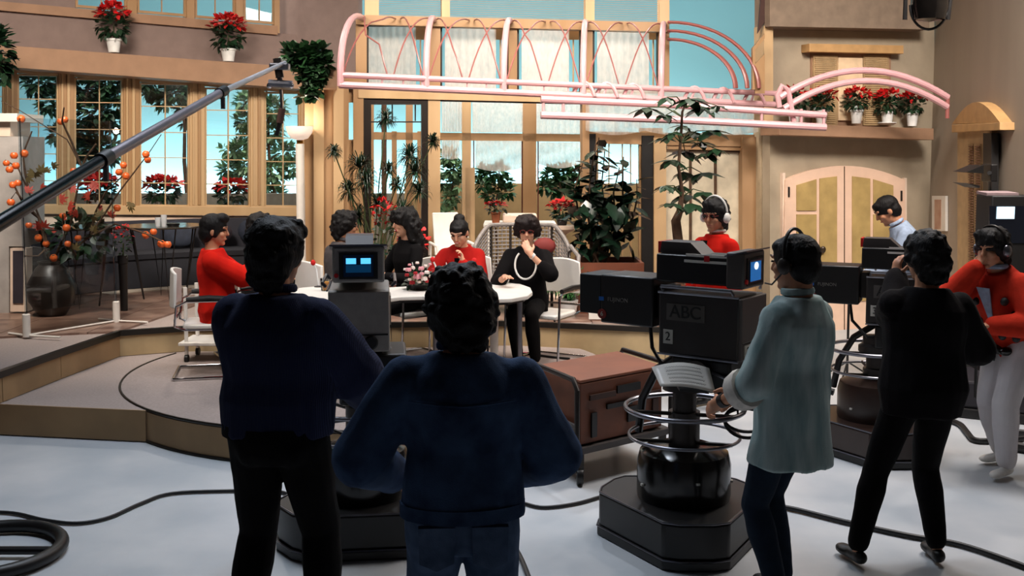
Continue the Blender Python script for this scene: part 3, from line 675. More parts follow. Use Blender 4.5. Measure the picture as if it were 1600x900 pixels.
for x, y, r in ((1012, 168, 26), (1042, 152, 18), (1078, 154, 26), (1096, 166, 26), (1120, 165, 18), (1040, 180, 20), (1066, 196, 16), (1052, 207, 20), (1085, 206, 22), (1112, 204, 26), (1038, 216, 18), (1096, 222, 20), (1070, 236, 26), (1106, 240, 20), (1118, 232, 18), (1050, 250, 22), (1068, 268, 22), (1096, 270, 26), (1060, 290, 18), (1072, 304, 28), (1100, 300, 24), (1050, 318, 20), (1082, 318, 26), (1040, 290, 18)):
    d = 10.5 + rnd(-.28, .28); c = D(x, y, d); st = min(tk[3:], key=lambda q: (q - c).length)
    MB().tube([st - V((0, 0, .05)), st.lerp(c, .5) + V((0, 0, .03)), c], [.009, .006, .004], 5).build('petiole', M_stem, t)
    k = random.choice((6, 7, 7)); a0 = rnd(0, 6)
    for q in range(k):
        a = a0 + q * 2 * math.pi / k; dv = V((math.cos(a), math.sin(a), rnd(-.45, .05)))
        put_leaf(leafme, t, c, dv, V((0, 0, 1)) + rdir() * .2, r * 11 / F * rnd(1.05, 1.5))
base = V((D(930, 400, 11.2).x, 11.2, SZ))
t = thing('rubber_plant', base, 0, 'bushy rubber plant with broad dark glossy leaves in a brown box planter', 'plant')
for s_ in range(7):
    xs_ = 905 + s_ * 14; yt = (250, 225, 215, 235, 262, 245, 280)[s_]
    pts = [base + V((rnd(-.1, .1), rnd(-.1, .1), .45)), D(xs_, 340, 11.2 + rnd(-.2, .2)), D(xs_ + rnd(-8, 8), (yt + 340) / 2, 11.2), D(xs_ + rnd(-5, 12), yt, 11.2 + rnd(-.2, .2))]
    MB().tube(pts, [.014, .012, .009, .006], 6).build('stem', M_bark, t)
    n = 19 if s_ < 5 else 14
    for q in range(n):
        v = (q + .5) / n; k = v * 2.4 + .6; i0 = min(2, int(k)); p = pts[i0].lerp(pts[i0 + 1], min(1, k - i0))
        a = q * 2.4 + s_; dens = 1.0 if v < .6 else .75
        put_leaf(leafme2, t, p, (math.cos(a), math.sin(a) * .8, rnd(-.5, .5)), V((0, 0, 1)) + rdir() * .4, rnd(.18, .27) * dens)
for q in range(110):
    p = D(rnd(895, 990), rnd(295, 395), 11.15 + rnd(-.25, .2)); d = rdir(-.1); put_leaf(leafme2, t, p, d, V((0, 0, 1)) + rdir() * .4, rnd(.17, .26))
pl = thing('box_planter', V((D(952, 450, 11.0).x, 11.0, SZ)), 0, 'low brown box planter with leafy plants behind the white chair', 'planter')
x0, x1 = D(904, 450, 10.8).x, D(1006, 450, 10.8).x; zt = D(940, 411, 10.8).z
for a, b, c_, e_ in ((x0, x1, 10.8, 10.83), (x0, x1, 11.45, 11.48), (x0, x0 + .03, 10.83, 11.45), (x1 - .03, x1, 10.83, 11.45)):
    MB().box(((a + b) / 2, (c_ + e_) / 2, (SZ + zt) / 2), (b - a, e_ - c_, zt - SZ)).build('side_panel', M_brownpl, pl, smooth=False)
MB().box(((x0 + x1) / 2, 11.14, zt - .08), (x1 - x0 - .06, .62, .03)).build('soil', mat('soil', '#2a1d14', .95), pl, smooth=False)
# potted fern and small things on the stage edge
fp = V((D(888, 490, 10.6).x, 10.6, SZ)); t = thing('potted_fern', fp, 0, 'small feathery green fern in a white pot behind the white chair', 'plant')
MB().lathe([(.07, 0), (.10, .17), (.085, .17), (.07, .1), (.001, .1)], fp, 16).build('pot', M_pot, t)
g = MB()
for k in range(90):
    a = rnd(0, 6.3); h = fp + V((0, 0, .17)); e = h + V((math.cos(a) * rnd(.08, .24), math.sin(a) * .2, rnd(.05, .34))); mid = h.lerp(e, .6) + V((0, 0, .05))
    for q in range(7):
        p = h.lerp(mid, (q + 1) / 7) if q < 4 else mid.lerp(e, (q - 3) / 4); g.leaf(p, (e - h).normalized() * .4 + rdir() * .8, (0, 0, 1), .05, .014)
g.build('fronds', mat('fern_green', '#27572c', .6, hex2='#3f7d3b'), t)['kind'] = 'stuff'
b = MB(); pf = G(962, 501, SZ); b.prism([D(920, 455, 10.35), D(999, 455, 10.35), D(999, 499, 10.35), D(920, 499, 10.35)], (0, .03, 0))
tag(b.build('white_board', M_white, smooth=False), 'white board standing on the stage edge behind the dark lens box', 'board')

# lamp post with glowing bowl
lp = V((D(479, 300, 12.0).x, 11.98 - .32, SZ)); lz = D(479, 219, lp.y).z
t = thing('uplight_floor_lamp', lp, 0, 'white floor lamp with a glowing frosted bowl shade beside the wooden pilasters', 'lamp')
MB().lathe([(.14, 0), (.14, .02), (.05, .04), (.05, .06)], lp, 20).build('base', M_white, t)
MB().lathe([(.048, .05), (.048, lz - SZ - .04)], lp, 18).build('pole', M_white, t)
MB().lathe([(.035, lz - SZ - .05), (.035, lz - SZ)], lp, 14).build('brass_collar', mat('brass', '#b07a2c', .3, .9), t)
MB().lathe([(.03, 0), (.09, .02), (.135, .08), (.15, .15), (.143, .15), (.12, .09), (.02, .03)], lp + V((0, 0, lz - SZ)), 24).build('bowl_shade', mat('frosted_bowl', '#f6e6d8', .4, emit=('#ffe6d2', .9)), t)
l = bpy.data.lights.new('bulb', 'POINT'); l.energy = 14; l.color = (1, .85, .7); l.shadow_soft_size = .05
o = bpy.data.objects.new('bulb', l); COL.objects.link(o); o.location = lp + V((0, 0, lz - SZ + .22))

# grey pillar and speaker panel at the left edge
pp = G(-20, 489, SZ)
bx = MB(); pbx = D(14, 489, pp.y); bx.prism([D(-70, 215, pp.y), D(36, 213, pp.y), D(36, 385, pp.y), D(14, 385, pp.y), D(14, 489, pp.y), D(-70, 489, pp.y)], (0, .5, 0))
tp = bx.build('stone_pillar', mat('pale_stone', '#a8a39f', .7, var=.12, scale=7), smooth=False); tag(tp, 'pale grey stone-look pillar at the left edge of the stage', 'pillar')
MB().prism([D(-70, 190, pp.y - .06), D(27, 190, pp.y - .06), D(27, 177, pp.y - .06), D(-70, 177, pp.y - .06)], (0, .6, 0)).build('cap', M_white, tp, smooth=False)
MB().prism([D(-70, 213, pp.y), D(16, 213, pp.y), D(16, 190, pp.y), D(-70, 190, pp.y)], (0, .45, 0)).build('neck', M_offw, tp, smooth=False)
q = MB(); q.prism([D(16, 388, pp.y - .05), D(41, 388, pp.y - .05), D(41, 487, pp.y - .05), D(16, 487, pp.y - .05)], (0, .14, 0)); sp_ = q.build('panel_speaker', M_offw, smooth=False); tag(sp_, 'narrow speaker panel with pale frame leaning at the grey pillar', 'speaker')
MB().prism([D(20, 392, pp.y - .06), D(36, 392, pp.y - .06), D(36, 474, pp.y - .06), D(20, 474, pp.y - .06)], (0, .02, 0)).build('grille', mat('dark_grille', '#2c2730', .8), sp_, smooth=False)

# curved navy banquette
path = [G(x, y, SZ) for x, y in ((48, 474), (95, 465), (150, 458), (200, 453), (250, 449), (300, 446), (360, 443), (420, 441), (462, 441))]
for p in path: p.z = SZ
def offp(k, dist):
    a = path[max(0, k - 1)]; b_ = path[min(len(path) - 1, k + 1)]; d = (b_ - a).normalized(); return path[k] + V((-d.y, d.x, 0)) * dist
sofa = thing('curved_banquette', path[4], 0, 'long curved navy banquette under the bay windows', 'sofa')
def strip(prof): return MB().loft([[offp(k, o) + V((0, 0, z)) for o, z in prof] for k in range(len(path))])
strip([(0, .01), (.42, .01), (.42, .36), (0, .36)]).build('base', M_navy, sofa)
strip([(-.02, .36), (.42, .36), (.42, .44), (-.01, .45), (-.03, .42)]).build('seat', M_navy, sofa)
strip([(.40, .40), (.52, .40), (.54, .80), (.44, .80)]).build('backrest', mat('navy_back', '#20202a', .8), sofa)
for k in range(5, 9):
    x = 66 + k * 45; kk = min(len(path) - 1.01, max(0, (k * .95))); i0 = int(kk); p = offp(i0, .28).lerp(offp(i0 + 1, .28), kk - i0) + V((0, 0, .46))
    mb_ = MB(); mb_.ell(p + V((0, 0, .17)), (.22, .08, .17), Matrix.Rotation(rnd(-.3, .3), 3, 'Y') @ Matrix.Rotation(rnd(-.4, .2), 3, 'X'), 12, 8)
    o = mb_.build('cushion', M_navy2 if k % 3 else mat('plum_cushion', '#241a24', .8)); tag(o, ('navy' if k % 3 else 'plum') + ' scatter cushion on the curved banquette, %s' % {5: 'leftmost of the four cushions', 6: 'right beside the man in the red jacket', 7: 'behind the heads of the two leftmost sitters', 8: 'at the far right end'}[k], 'cushion', 'scatter cushions on the banquette')
tag(MB().loft([[offp(k, -.06) + V((0, 0, .002)), offp(k, -.30) + V((0, 0, .002)), offp(k, -.30) + V((0, 0, .012)), offp(k, -.06) + V((0, 0, .012))] for k in range(2, 7)]).build('floor_mat_strip', mat('pale_strip', '#a59a8c', .8)), 'pale curved strip on the floor in front of the banquette', 'floor strip')

# wire legged tables in front of the bench
def cafe(cx, cy, r, label, h=.74):
    c = V((cx, cy, SZ)); t = thing('wire_table', c, 0, label, 'table', 'wire legged cafe tables')
    MB().lathe([(.001, h - .02), (r, h - .02), (r + .006, h - .008), (r, h), (.001, h)], c, 28).build('tabletop', mat('smoked_top', '#2f2a24', .2, var=.2), t)
    for k in range(4):
        a = k * math.pi / 2 + .5; e = V((math.cos(a), math.sin(a), 0)); sd = V((-e.y, e.x, 0))
        MB().tube([c + e * r * .75 + sd * .07 + V((0, 0, h - .02)), c + e * r * .5 + V((0, 0, .01)), c + e * r * .75 - sd * .07 + V((0, 0, h - .02))], .009, 6).build('leg', M_black, t)
    return t
ct = D(255, 352, 11.95); h_ = ct.z - SZ
cafe(ct.x, 11.95, .46, 'dark round wire legged table carrying tumblers and an ashtray, left of the man in red', h_)
ct2 = D(125, 352, 11.35); cafe(ct2.x, 11.2, .45, 'dark round wire legged table behind the persimmon branches', ct2.z - SZ)
for x, y, hh, lb in ((254, 350, .10, 'clear tumbler on the wire table, the left one of the pair'), (263, 348, .13, 'clear tall tumbler on the wire table, the right one of the pair')):
    p = V((D(x, y, 11.9).x, 11.75, ct.z)); tag(MB().lathe([(.028, 0), (.034, hh), (.031, hh), (.026, .01), (.001, .01)], p, 14).build('tumbler', mat('cloudy_glass', '#c9ccd0', .15, alpha=.5)), lb, 'glass', 'tumblers on the wire table')
p = V((D(275, 350, 11.9).x, 11.8, ct.z)); tag(MB().lathe([(.06, 0), (.075, .03), (.065, .03), (.05, .01), (.001, .01)], p, 16).build('ashtray', M_black), 'black ashtray beside the tumblers on the wire table', 'ashtray')
for x, y, w_, lb in ((90, 357, .30, 'white magazine on the wire table behind the persimmon branches'),):
    p = V((D(x, y, 11.2).x, 11.1, ct2.z)); tag(MB().box(p + V((0, 0, .008)), (w_, .22, .012)).build('magazine', M_white, smooth=False), lb, 'magazine')

# persimmon arrangement
pb0 = V((D(80, 440, 10.7).x, 10.7, SZ))
t = thing('persimmon_arrangement', pb0, 0, 'big arrangement of bare persimmon branches with orange fruit and autumn leaves in a dark jar', 'plant')
MB().lathe([(.13, 0), (.22, .15), (.24, .3), (.15, .48), (.11, .52), (.13, .55), (.10, .55), (.09, .45)], pb0, 22).build('jar', mat('dark_stoneware', '#28201c', .4, var=.2), t)
jm = pb0 + V((0, 0, .5))
br = [[(88, 420), (70, 360), (45, 300), (28, 262), (8, 250)], [(88, 420), (110, 350), (128, 262), (105, 218), (62, 192), (30, 172), (2, 158)], [(128, 262), (112, 222), (97, 190), (100, 168)], [(88, 420), (60, 340), (25, 300), (12, 318)], [(88, 420), (100, 370), (98, 335)], [(88, 420), (140, 370), (186, 300), (215, 262), (232, 240), (252, 210)],
      [(140, 370), (180, 350), (228, 365), (255, 378)], [(88, 420), (75, 385), (60, 400), (38, 400)], [(45, 300), (38, 262), (36, 240), (50, 205)], [(60, 340), (40, 325), (20, 286)], [(140, 370), (150, 330), (165, 300), (195, 272)], [(88, 420), (120, 400), (108, 380)], [(128, 262), (135, 245), (150, 225)]]
for b in br:
    dz = rnd(-.35, .0); pts = [jm if (x, y) == (88, 420) else D(x, y, 10.7 + dz * i * .4) for i, (x, y) in enumerate(b)]
    MB().tube(pts, [max(.004, .013 - .002 * i) for i in range(len(pts))], 6).build('branch', M_bark, t)
fr = [(33, 186), (95, 190), (101, 187), (22, 243), (38, 240), (10, 255), (15, 265), (25, 259), (115, 267), (20, 289), (28, 286), (193, 258), (186, 269), (197, 275), (17, 316), (44, 315), (32, 323), (98, 337), (104, 356), (72, 381), (106, 381), (84, 403), (183, 325), (228, 241), (231, 250), (228, 367), (240, 362), (252, 381), (262, 382), (122, 372), (45, 352), (60, 372)]
fo = MB().lathe([(.001, -.03), (.022, -.028), (.034, -.008), (.034, .01), (.022, .027), (.006, .024), (.001, .02)], (0, 0, 0), 12).build('fruit', M_orange, orig=V((0, 0, 0))); cx_ = MB()
for k in range(4): cx_.leaf((0, 0, .026), (math.cos(k * 1.57), math.sin(k * 1.57), .1), (0, 0, 1), .024, .018)
co = cx_.build('calyx', M_leafd, orig=V((0, 0, 0)))
for x, y in fr:
    p = D(x, y, 10.55 + rnd(-.12, .12)); Mx = WM[t].inverted() @ Matrix.Translation(p) @ Matrix.Rotation(rnd(-.4, .4), 4, 'X') @ Matrix.Scale(rnd(.95, 1.2), 4)
    f_ = inst('persimmon', fo.data, t, Mx); inst('calyx', co.data, f_, Matrix())
bpy.data.objects.remove(fo); bpy.data.objects.remove(co)
lm = MB()
for a in (-1.2, -.6, 0, .6, 1.2): lm.leaf((0, 0, 0), (math.sin(a), math.cos(a), 0), (0, 0, 1), 1 - abs(a) * .25, .3, .1)
for mm, cs in ((mat('maple_red', '#8c1d14', .6, hex2='#b5402a'), [(100, 318), (112, 300), (62, 300), (120, 330), (60, 352), (74, 360), (132, 310), (165, 330), (100, 350), (146, 290), (46, 300)]), (mat('maple_brown', '#6d5524', .7, hex2='#3d3a1c'), [(58, 268), (66, 262), (48, 275), (80, 262), (110, 385), (142, 362), (206, 320), (150, 345)])):
    lo = lm.build('maple_leaf', mm, orig=V((0, 0, 0)))
    for x, y in cs:
        for k in range(2):
            d = rdir(); z = V((rnd(-.5, .5), -1, rnd(-.5, .5))).normalized(); xx = d.cross(z).normalized(); yy = z.cross(xx)
            Mx = Matrix((xx, yy, z)).transposed().to_4x4(); Mx.translation = D(x + rnd(-8, 8), y + rnd(-8, 8), 10.6 + rnd(-.15, .15)); inst('leaf', lo.data, t, WM[t].inverted() @ Mx @ Matrix.Scale(rnd(.06, .10), 4))
    bpy.data.objects.remove(lo)
g = MB(); foliage(g, D(125, 372, 10.75), (.30, .15, .22), 140, .12, .07); g.build('lower_foliage', M_leafd, t)['kind'] = 'stuff'
poinsettia(V((D(168, 372, 10.6).x, 11.0, SZ)), .22, .32, .58, 'small bright red flower in the dark pot at the right of the persimmon branches', 'flowers by the persimmon branches', M_black, n=20)

# acrylic screen with white feet
a_ = G(42, 526, SZ); b_ = G(182, 503, SZ)
t = thing('acrylic_screen', (a_ + b_) / 2, 0, 'clear acrylic screen on two white foot posts at the left front of the stage', 'screen')
for p in (a_, b_):
    MB().lathe([(.034, 0), (.034, .20), (.028, .205)], p, 16).build('foot_post', M_white, t)
    MB().tube([p + V((-.22, .12, .012)), p + V((0, 0, .012)), p + V((.34, -.10, .012))], .011, 6).build('foot_bar', M_white, t)
    MB().lathe([(.012, .2), (.012, 1.95)], p, 8).build('clear_rod', glass('acrylic', '#e8eef2'), t)
MB().tube([a_ + V((0, 0, .012)), b_ + V((0, 0, .012))], .010, 6).build('floor_bar', M_white, t)
MB().prism([a_ + V((0, 0, .22)), b_ + V((0, 0, .22)), b_ + V((0, 0, 1.95)), a_ + V((0, 0, 1.95))], (0, .006, 0)).build('clear_sheet', glass('acrylic', '#e8eef2'), t, smooth=False)

# ---------------------------------------------------------------- conference table and chairs
TZ = .96
far = [(832, 456), (829, 449), (812, 443), (785, 439.5), (755, 438.5), (700, 441), (640, 447), (590, 450), (540, 450), (490, 450), (450, 452), (425, 462)]
near = [(432, 492), (470, 490), (515, 483), (555, 475), (590, 468), (625, 463.5), (660, 462.5), (700, 464), (765, 467.5), (800, 466), (825, 461.5)]
poly = [G(x, y, TZ) for x, y in far + near]
t = thing('conference_table', V((-.5, 9.0, PZ)), 0, 'long white boomerang shaped table with a rounded end on the round platform', 'table')
MB().prism(poly, (0, 0, -.035)).build('tabletop', M_white, t, smooth=False, bev=.008)
MB().prism([p + V((0, 0, -.036)) + (V((-.75, 9.05, TZ)) - p) * .04 for p in poly], (0, 0, -.02)).build('underside', M_black, t, smooth=False)
for x, y, r, mm in ((772, 458, .035, M_white), (680, 455, .022, M_steel), (812, 454, .022, M_steel), (560, 462, .03, M_steel), (470, 470, .03, M_steel)):
    p = G(x, y, TZ); MB().lathe([(r * 1.8, 0), (r * 1.8, .015), (r, .03), (r, .66)], V((p.x, p.y, PZ)), 14).build('leg', mm, t)
def chair(x, y, rz, label, z=PZ, high=False, caster=False):
    t = thing('meeting_chair', (x, y, z), rz, label, 'chair', 'white armchairs at the table')
    A = dict(parent=t, local=True)
    MB().loft([[V((sx * w_, yy, zz)) for sx, zz in ((-1, .42), (1, .42), (1, .46), (-1, .46))] for w_, yy in ((.19, -.22), (.22, -.15), (.23, .1), (.22, .22))]).build('seat', M_white, bev=.012, **A)
    bk = []
    for i in range(7):
        u = -1 + i / 3; bk.append([V((u * .23, -.24 - .0 + .05 * u * u + o, zz)) for o, zz in ((-.02 - .08, .60), (.01 - .08, .60), (-.01, .60 - .0)) ][:2] + [V((u * .215, -.30 + .05 * u * u, .92 - .03 * u * u)), V((u * .215, -.325 + .05 * u * u, .92 - .03 * u * u))])
    MB().loft(bk).build('backrest', M_white, bev=.01, **A)
    for s in (-1, 1):
        fr_ = [V((s * .27, -.30, .02)), V((s * .27, .24, .02)), V((s * .27, .27, .05)), V((s * .27, .24, .62)), V((s * .27, .18, .66)), V((s * .27, -.18, .66)), V((s * .25, -.26, .62)), V((s * .23, -.28, .45)), V((s * .2, -.2, .415)), V((s * .2, .2, .415))]
        MB().tube(fr_, .011, 8).build('frame', M_chrome, **A)
        MB().tube([V((s * .27, .20, .675)), V((s * .27, .0, .69)), V((s * .27, -.18, .68))], .022, 8).build('armrest', M_black, **A)
    MB().tube([V((-.27, -.30, .02)), V((.27, -.30, .02))], .011, 8).build('cross_bar', M_chrome, **A)
    MB().tube([V((-.23, -.28, .5)), V((.23, -.28, .5))], .01, 8).build('cross_bar', M_chrome, **A)
    return t
R90 = math.radians
# stool frame on casters beside the man in red
p0 = G(292, 566, PZ); t = thing('rolling_stand', p0, 0, 'small white rolling stand with casters behind the chair of the man in red', 'stand')
for dx, dy in ((0, 0), (.40, .02), (0, .34), (.40, .36)):
    q_ = p0 + V((dx - .0, dy, 0)); MB().lathe([(.018, .07), (.018, .68)], q_, 10).build('upright', M_white, t)
    MB().lathe([(.001, -.015), (.035, -.015), (.035, .015), (.001, .015)], q_ + V((0, 0, .036)), 14, Matrix.Rotation(math.pi / 2, 3, 'Y')).build('caster', M_black, t)
MB().box(p0 + V((.20, .17, .17)), (.52, .44, .03)).build('shelf', M_white, t, smooth=False, bev=.006)
MB().box(p0 + V((.20, .17, .46)), (.20, .20, .03)).build('shelf', M_white, t, smooth=False, bev=.006)

# things on the table
def tumbler(x, y, h, label, juice='#e0a020', r=.036, stick=True):
    p = G(x, y, TZ); t = thing('juice_glass', p, 0, label, 'glass', 'juice glasses on the table')
    MB().lathe([(r * .85, 0), (r, h), (r - .003, h), (r * .8, .008), (.001, .008)], p, 18).build('tumbler', glass('drink_glass', '#f4f4f0'), t)
    MB().lathe([(.001, .01), (r * .78, .01), (r * .90, h * .72), (.001, h * .72)], p, 18).build('juice', mat('juice_' + juice[1:4], juice, .3, var=.1, scale=20), t)
    if stick: MB().tube([p + V((.01, 0, .02)), p + V((-.005, 0, h * 1.1)), p + V((-.02, 0, h * 1.7))], .004, 6).build('straw', M_pot, t)
tumbler(509, 455, .11, 'glass of orange juice beside the papers at the left of the table', '#e89a1a', .045, False)
tumbler(781, 441, .12, 'glass of orange juice with a straw in front of the woman with the pearl necklace')
tumbler(722, 440, .12, 'glass with a pale green drink and bent straw before the laughing woman', '#b7c07a')
tumbler(648, 446, .12, 'glass with a straw behind the flowers on the table', '#d0c8a0')
for x, y, lb in ((498, 449, 'slim table microphone with a red tip near the grey suited man'), (684, 443, 'slim table microphone with a red tip beside the flowers'), (749, 445, 'slim table microphone with a red tip before the woman in the red jacket')):
    p = G(x, y, TZ); t = thing('table_microphone', p, 0, lb, 'microphone', 'red tipped table microphones')
    MB().lathe([(.04, 0), (.04, .01), (.01, .016)], p, 14).build('base', M_black, t)
    MB().tube([p + V((0, 0, .01)), p + V((-.02, 0, .16)), p + V((-.04, 0, .2))], .008, 8).build('stem', M_pot, t)
    MB().ell(p + V((-.045, 0, .215)), (.022, .02, .026)).build('foam_tip', mat('foam_red', '#c21414', .9), t)
# table flowers
p = G(656, 452, TZ); t = thing('flower_arrangement', p, 0, 'low arrangement of pink, white and red roses on the table', 'flowers')
MB().lathe([(.09, 0), (.12, .05), (.11, .05), (.001, .04)], p, 18).build('bowl', M_black, t)
g = MB(); foliage(g, p + V((0, 0, .08)), (.14, .10, .07), 110, .06, .035); g.build('foliage', M_leafd, t)['kind'] = 'stuff'
def rose(c, r, mm):
    g = MB()
    for k in range(3):
        for q in range(5):
            a = q * 1.257 + k * .6; rr = r * (.95 - .3 * k); d = V((math.cos(a), math.sin(a), .2 + .45 * k)).normalized()
            g.ell(c + d * rr * .55, (rr * .5, rr * .22, rr * .5), d.to_track_quat('Y', 'Z').to_matrix(), 8, 5)
    return g.ell(c, r * .4, n=8, m=5).build('rose', mm, t)
M_rp = mat('rose_pink', '#e39aa0', .6, var=.12, scale=30); M_rw = mat('rose_white', '#ead9cf', .6); M_rr = mat('rose_red', '#a80e1c', .6)
for x, y, s_, mm in ((652, 433, .05, M_rp), (663, 436, .04, M_rw), (638, 422, .036, M_rp), (645, 419, .03, M_rw), (658, 420, .036, M_rp), (667, 426, .032, M_rw), (644, 442, .036, M_rr), (668, 440, .030, M_rr), (636, 430, .028, M_rr), (673, 432, .026, M_rw), (649, 427, .026, M_rr), (665, 416, .026, M_rw), (676, 421, .022, M_rr), (640, 414, .022, M_rp), (652, 411, .024, M_rw), (633, 421, .022, M_rw), (672, 413, .02, M_rp), (659, 428, .028, M_rp), (640, 437, .024, M_rw), (676, 436, .022, M_rp), (655, 441, .024, M_rw)):
    rose(D(x, y, p.y - .15 + rnd(-.04, .03)), s_ * .95, mm)
# papers
def sheet(poly, label, z, curl=0.0):
    pts = [G(x, y, z) for x, y in poly]; t = MB().prism(pts, (0, 0, -.002)).build('paper_sheet', M_white, smooth=False); tag(t, label, 'paper', 'papers on the table')
sheet([(466, 450), (500, 447), (520, 458), (498, 465), (470, 463)], 'white script pages fanned out at the left of the table', TZ + .004)
sheet([(482, 466), (512, 459), (520, 466), (505, 476), (486, 474)], 'white script page nearest the first camera on the table', TZ + .006)
sheet([(690, 449), (712, 448), (716, 456), (690, 458)], 'white paper beside the table flowers', TZ + .004)
# ---------------------------------------------------------------- veranda furniture
# rattan settee with a maroon cushion
c0 = V((D(815, 400, 11.0).x, 10.95, SZ)); t = thing('rattan_settee', c0, 0, 'grey rattan settee with a barrel back behind the two women on the right', 'sofa')
zb = D(815, 350, 11.3).z - SZ; hw = 75 * 11.1 / F
def rimp(u, z, k=1.0):          # back curves forward at its ends
    a = u * 1.35; return c0 + V((hw * math.sin(a) / math.sin(1.35), .30 - .42 * (1 - math.cos(a)), z - (.26 * max(0, abs(u) - .55) / .45 if z > zb - .3 else .1 * max(0, abs(u) - .55)) * k))
MB().tube([rimp(-1 + i / 12, zb) for i in range(25)], .022, 8).build('top_rail', M_rattan, t)
g = MB()
for j in range(13): g.tube([rimp(-1 + i / 12, .36 + (zb - .38) * j / 13) for i in range(25)], .008, 5)
for i in range(30): u = -.98 + i * .0676; g.tube([rimp(u, .1), rimp(u, zb - .02)], .007, 5)
g.build('woven_back', M_rattan, t)['kind'] = 'stuff'
for u in (-.95, -.5, -.17, .17, .5, .95): MB().tube([rimp(u, .02), rimp(u, zb)], .016, 8).build('upright', M_darkm, t)
for s in (-1, 1):
    MB().tube([c0 + V((s * hw * 1.0, -.02, zb - .2)), c0 + V((s * (hw + .08), -.15, zb - .30)), c0 + V((s * (hw + .06), -.28, .45)), c0 + V((s * hw, -.30, .02))], .022, 8).build('arm_loop', M_rattan, t)
    MB().tube([c0 + V((s * hw * .96, -.1, .35)), c0 + V((s * (hw - .02), -.16, zb - .32)), c0 + V((s * (hw + .03), -.26, .42)), c0 + V((s * (hw - .04), -.28, .3))], .012, 8).build('arm_inner_loop', M_rattan, t)
MB().box(c0 + V((0, -.05, .34)), (hw * 1.8, .5, .06)).build('seat', M_rattan, t, bev=.02)
q = D(852, 388, 10.75); tag(MB().ell(V((0, 0, 0)) + V((q.x, 11.02, q.z)), (.12, .07, .09)).build('cushion', mat('maroon_cushion', '#6b1f1c', .8)), 'maroon cushion on the rattan settee, right of the woman with short curly hair', 'cushion')
# white folding chair and white table behind
cx0 = V((D(704, 400, 11.9).x, 11.7, SZ)); t = thing('garden_chair', cx0, .35, 'white garden chair with a tall tilted back behind the laughing woman', 'chair')
zt = D(704, 331, 11.9).z - SZ
A = dict(parent=t, local=True)
MB().box((0, .12, zt - .24), (.30, .03, .48), Matrix.Rotation(-.2, 3, 'X')).build('backrest', M_white, bev=.012, **A)
MB().box((0, -.12, .42), (.40, .40, .03)).build('seat', M_white, bev=.01, **A)
for sx, sy in ((-1, -1), (1, -1), (-1, 1), (1, 1)): MB().tube([(sx * .17, sy * .1 - .1, .42), (sx * .19, sy * .2 - .1, .0)], .014, 8).build('leg', M_white, **A)
for s in (-1, 1): MB().tube([(s * .20, .10, .45), (s * .22, .0, .66), (s * .22, -.28, .64), (s * .19, -.3, .42)], .018, 8).build('armrest', M_white, **A)
tb = V((D(812, 400, 12.6).x, 12.5, SZ)); zt = D(812, 347, 12.5).z - SZ; hw2 = 56 * 12.5 / F
t = thing('garden_table', tb, 0, 'white garden table behind the rattan settee', 'table')
MB().box(tb + V((0, 0, zt - .02)), (hw2 * 2, .6, .04)).build('tabletop', M_white, t, smooth=False, bev=.008)
for sx in (-1, 1):
    for sy in (-1, 1): MB().box(tb + V((sx * hw2 * .85, sy * .24, (zt - .04) / 2)), (.05, .05, zt - .04)).build('leg', M_white, t, smooth=False)
q = V((D(812, 345, 12.4).x, 12.42, SZ + zt)); tag(MB().box(q + V((0, 0, .055)), (.40, .28, .10)).build('box', M_offw, smooth=False, bev=.02), 'low white box on the white garden table', 'box')
q = V((D(775, 346, 12.4).x, 12.30, SZ + zt)); poinsettia(q, .26, .12, .13, 'wide clay pot with low red and white flowers on the white garden table', 'flower pots behind the settee', M_terra, n=26)
q = V((D(878, 362, 11.9).x, 11.9, SZ)); zz = D(878, 352, 11.9).z - SZ
t = thing('plant_stand', q, 0, 'white pedestal plant stand at the right of the rattan settee', 'stand')
MB().lathe([(.16, 0), (.16, .03), (.06, .06), (.05, zz - .1), (.16, zz - .04), (.16, zz)], q, 20).build('pedestal', M_offw, t)
poinsettia(q + V((0, 0, zz)), .32, .2, .08, 'red geraniums in a dark pot on the white pedestal stand', 'flower pots behind the settee', M_black, n=40)
q = V((D(908, 430, 11.4).x, 10.72, SZ)); 

# ================================================================ STUDIO EQUIPMENT
# overhead microphone boom
P0 = D(-60, 385, 3.5); P1 = D(165, 247, 4.8); P2 = D(348, 143, 6.4); P3 = D(445, 98, 7.9)
t = thing('microphone_boom', P1, 0, 'long grey telescopic microphone boom crossing the upper left of the picture', 'boom')
MB().tube([P0, P1], [.028, .028], 16).build('outer_tube', mat('boom_black', '#15141a', .22, .5), t)
MB().tube([P1 - (P1 - P0) * .02, P2], [.026, .026], 16).build('middle_tube', mat('boom_grey', '#8a8288', .35, .5), t)
MB().tube([P2 - (P2 - P1) * .02, P3], [.019, .015], 14).build('inner_tube', mat('boom_pale', '#b5b0b2', .35, .5), t)
for P, r, A_, B_ in ((P1, .036, P0, P1), (P2, .033, P1, P2)):
    d = (B_ - A_).normalized(); MB().tube([P - d * .07, P + d * .03], r, 16).build('clamp_collar', M_black, t)
    MB().tube([P - V((0, 0, r)), P - V((0, 0, r + .07))], .014, 8).build('clamp_screw', M_steel, t)
h = D(437, 100, 7.85)
MB().tube([h + V((-.02, 0, .04)), h - V((0, 0, .10))], .03, 12).build('swivel', M_darkm, t)
MB().box(h - V((0, 0, .02)), (.14, .09, .05)).build('pulley_housing', M_steel, t, smooth=False, bev=.01)
MB().tube([h - V((0, 0, .10)), h - V((0, 0, .15))], .02, 10).build('yoke_stem', M_steel, t)
MB().tube([D(420, 130, 7.85), D(457, 132, 7.85)], .028, 10).build('yoke', M_steel, t)
for x in (421, 455): MB().ell(D(x, 134, 7.85), .022, n=10, m=6).build('yoke_ball', M_chrome, t)
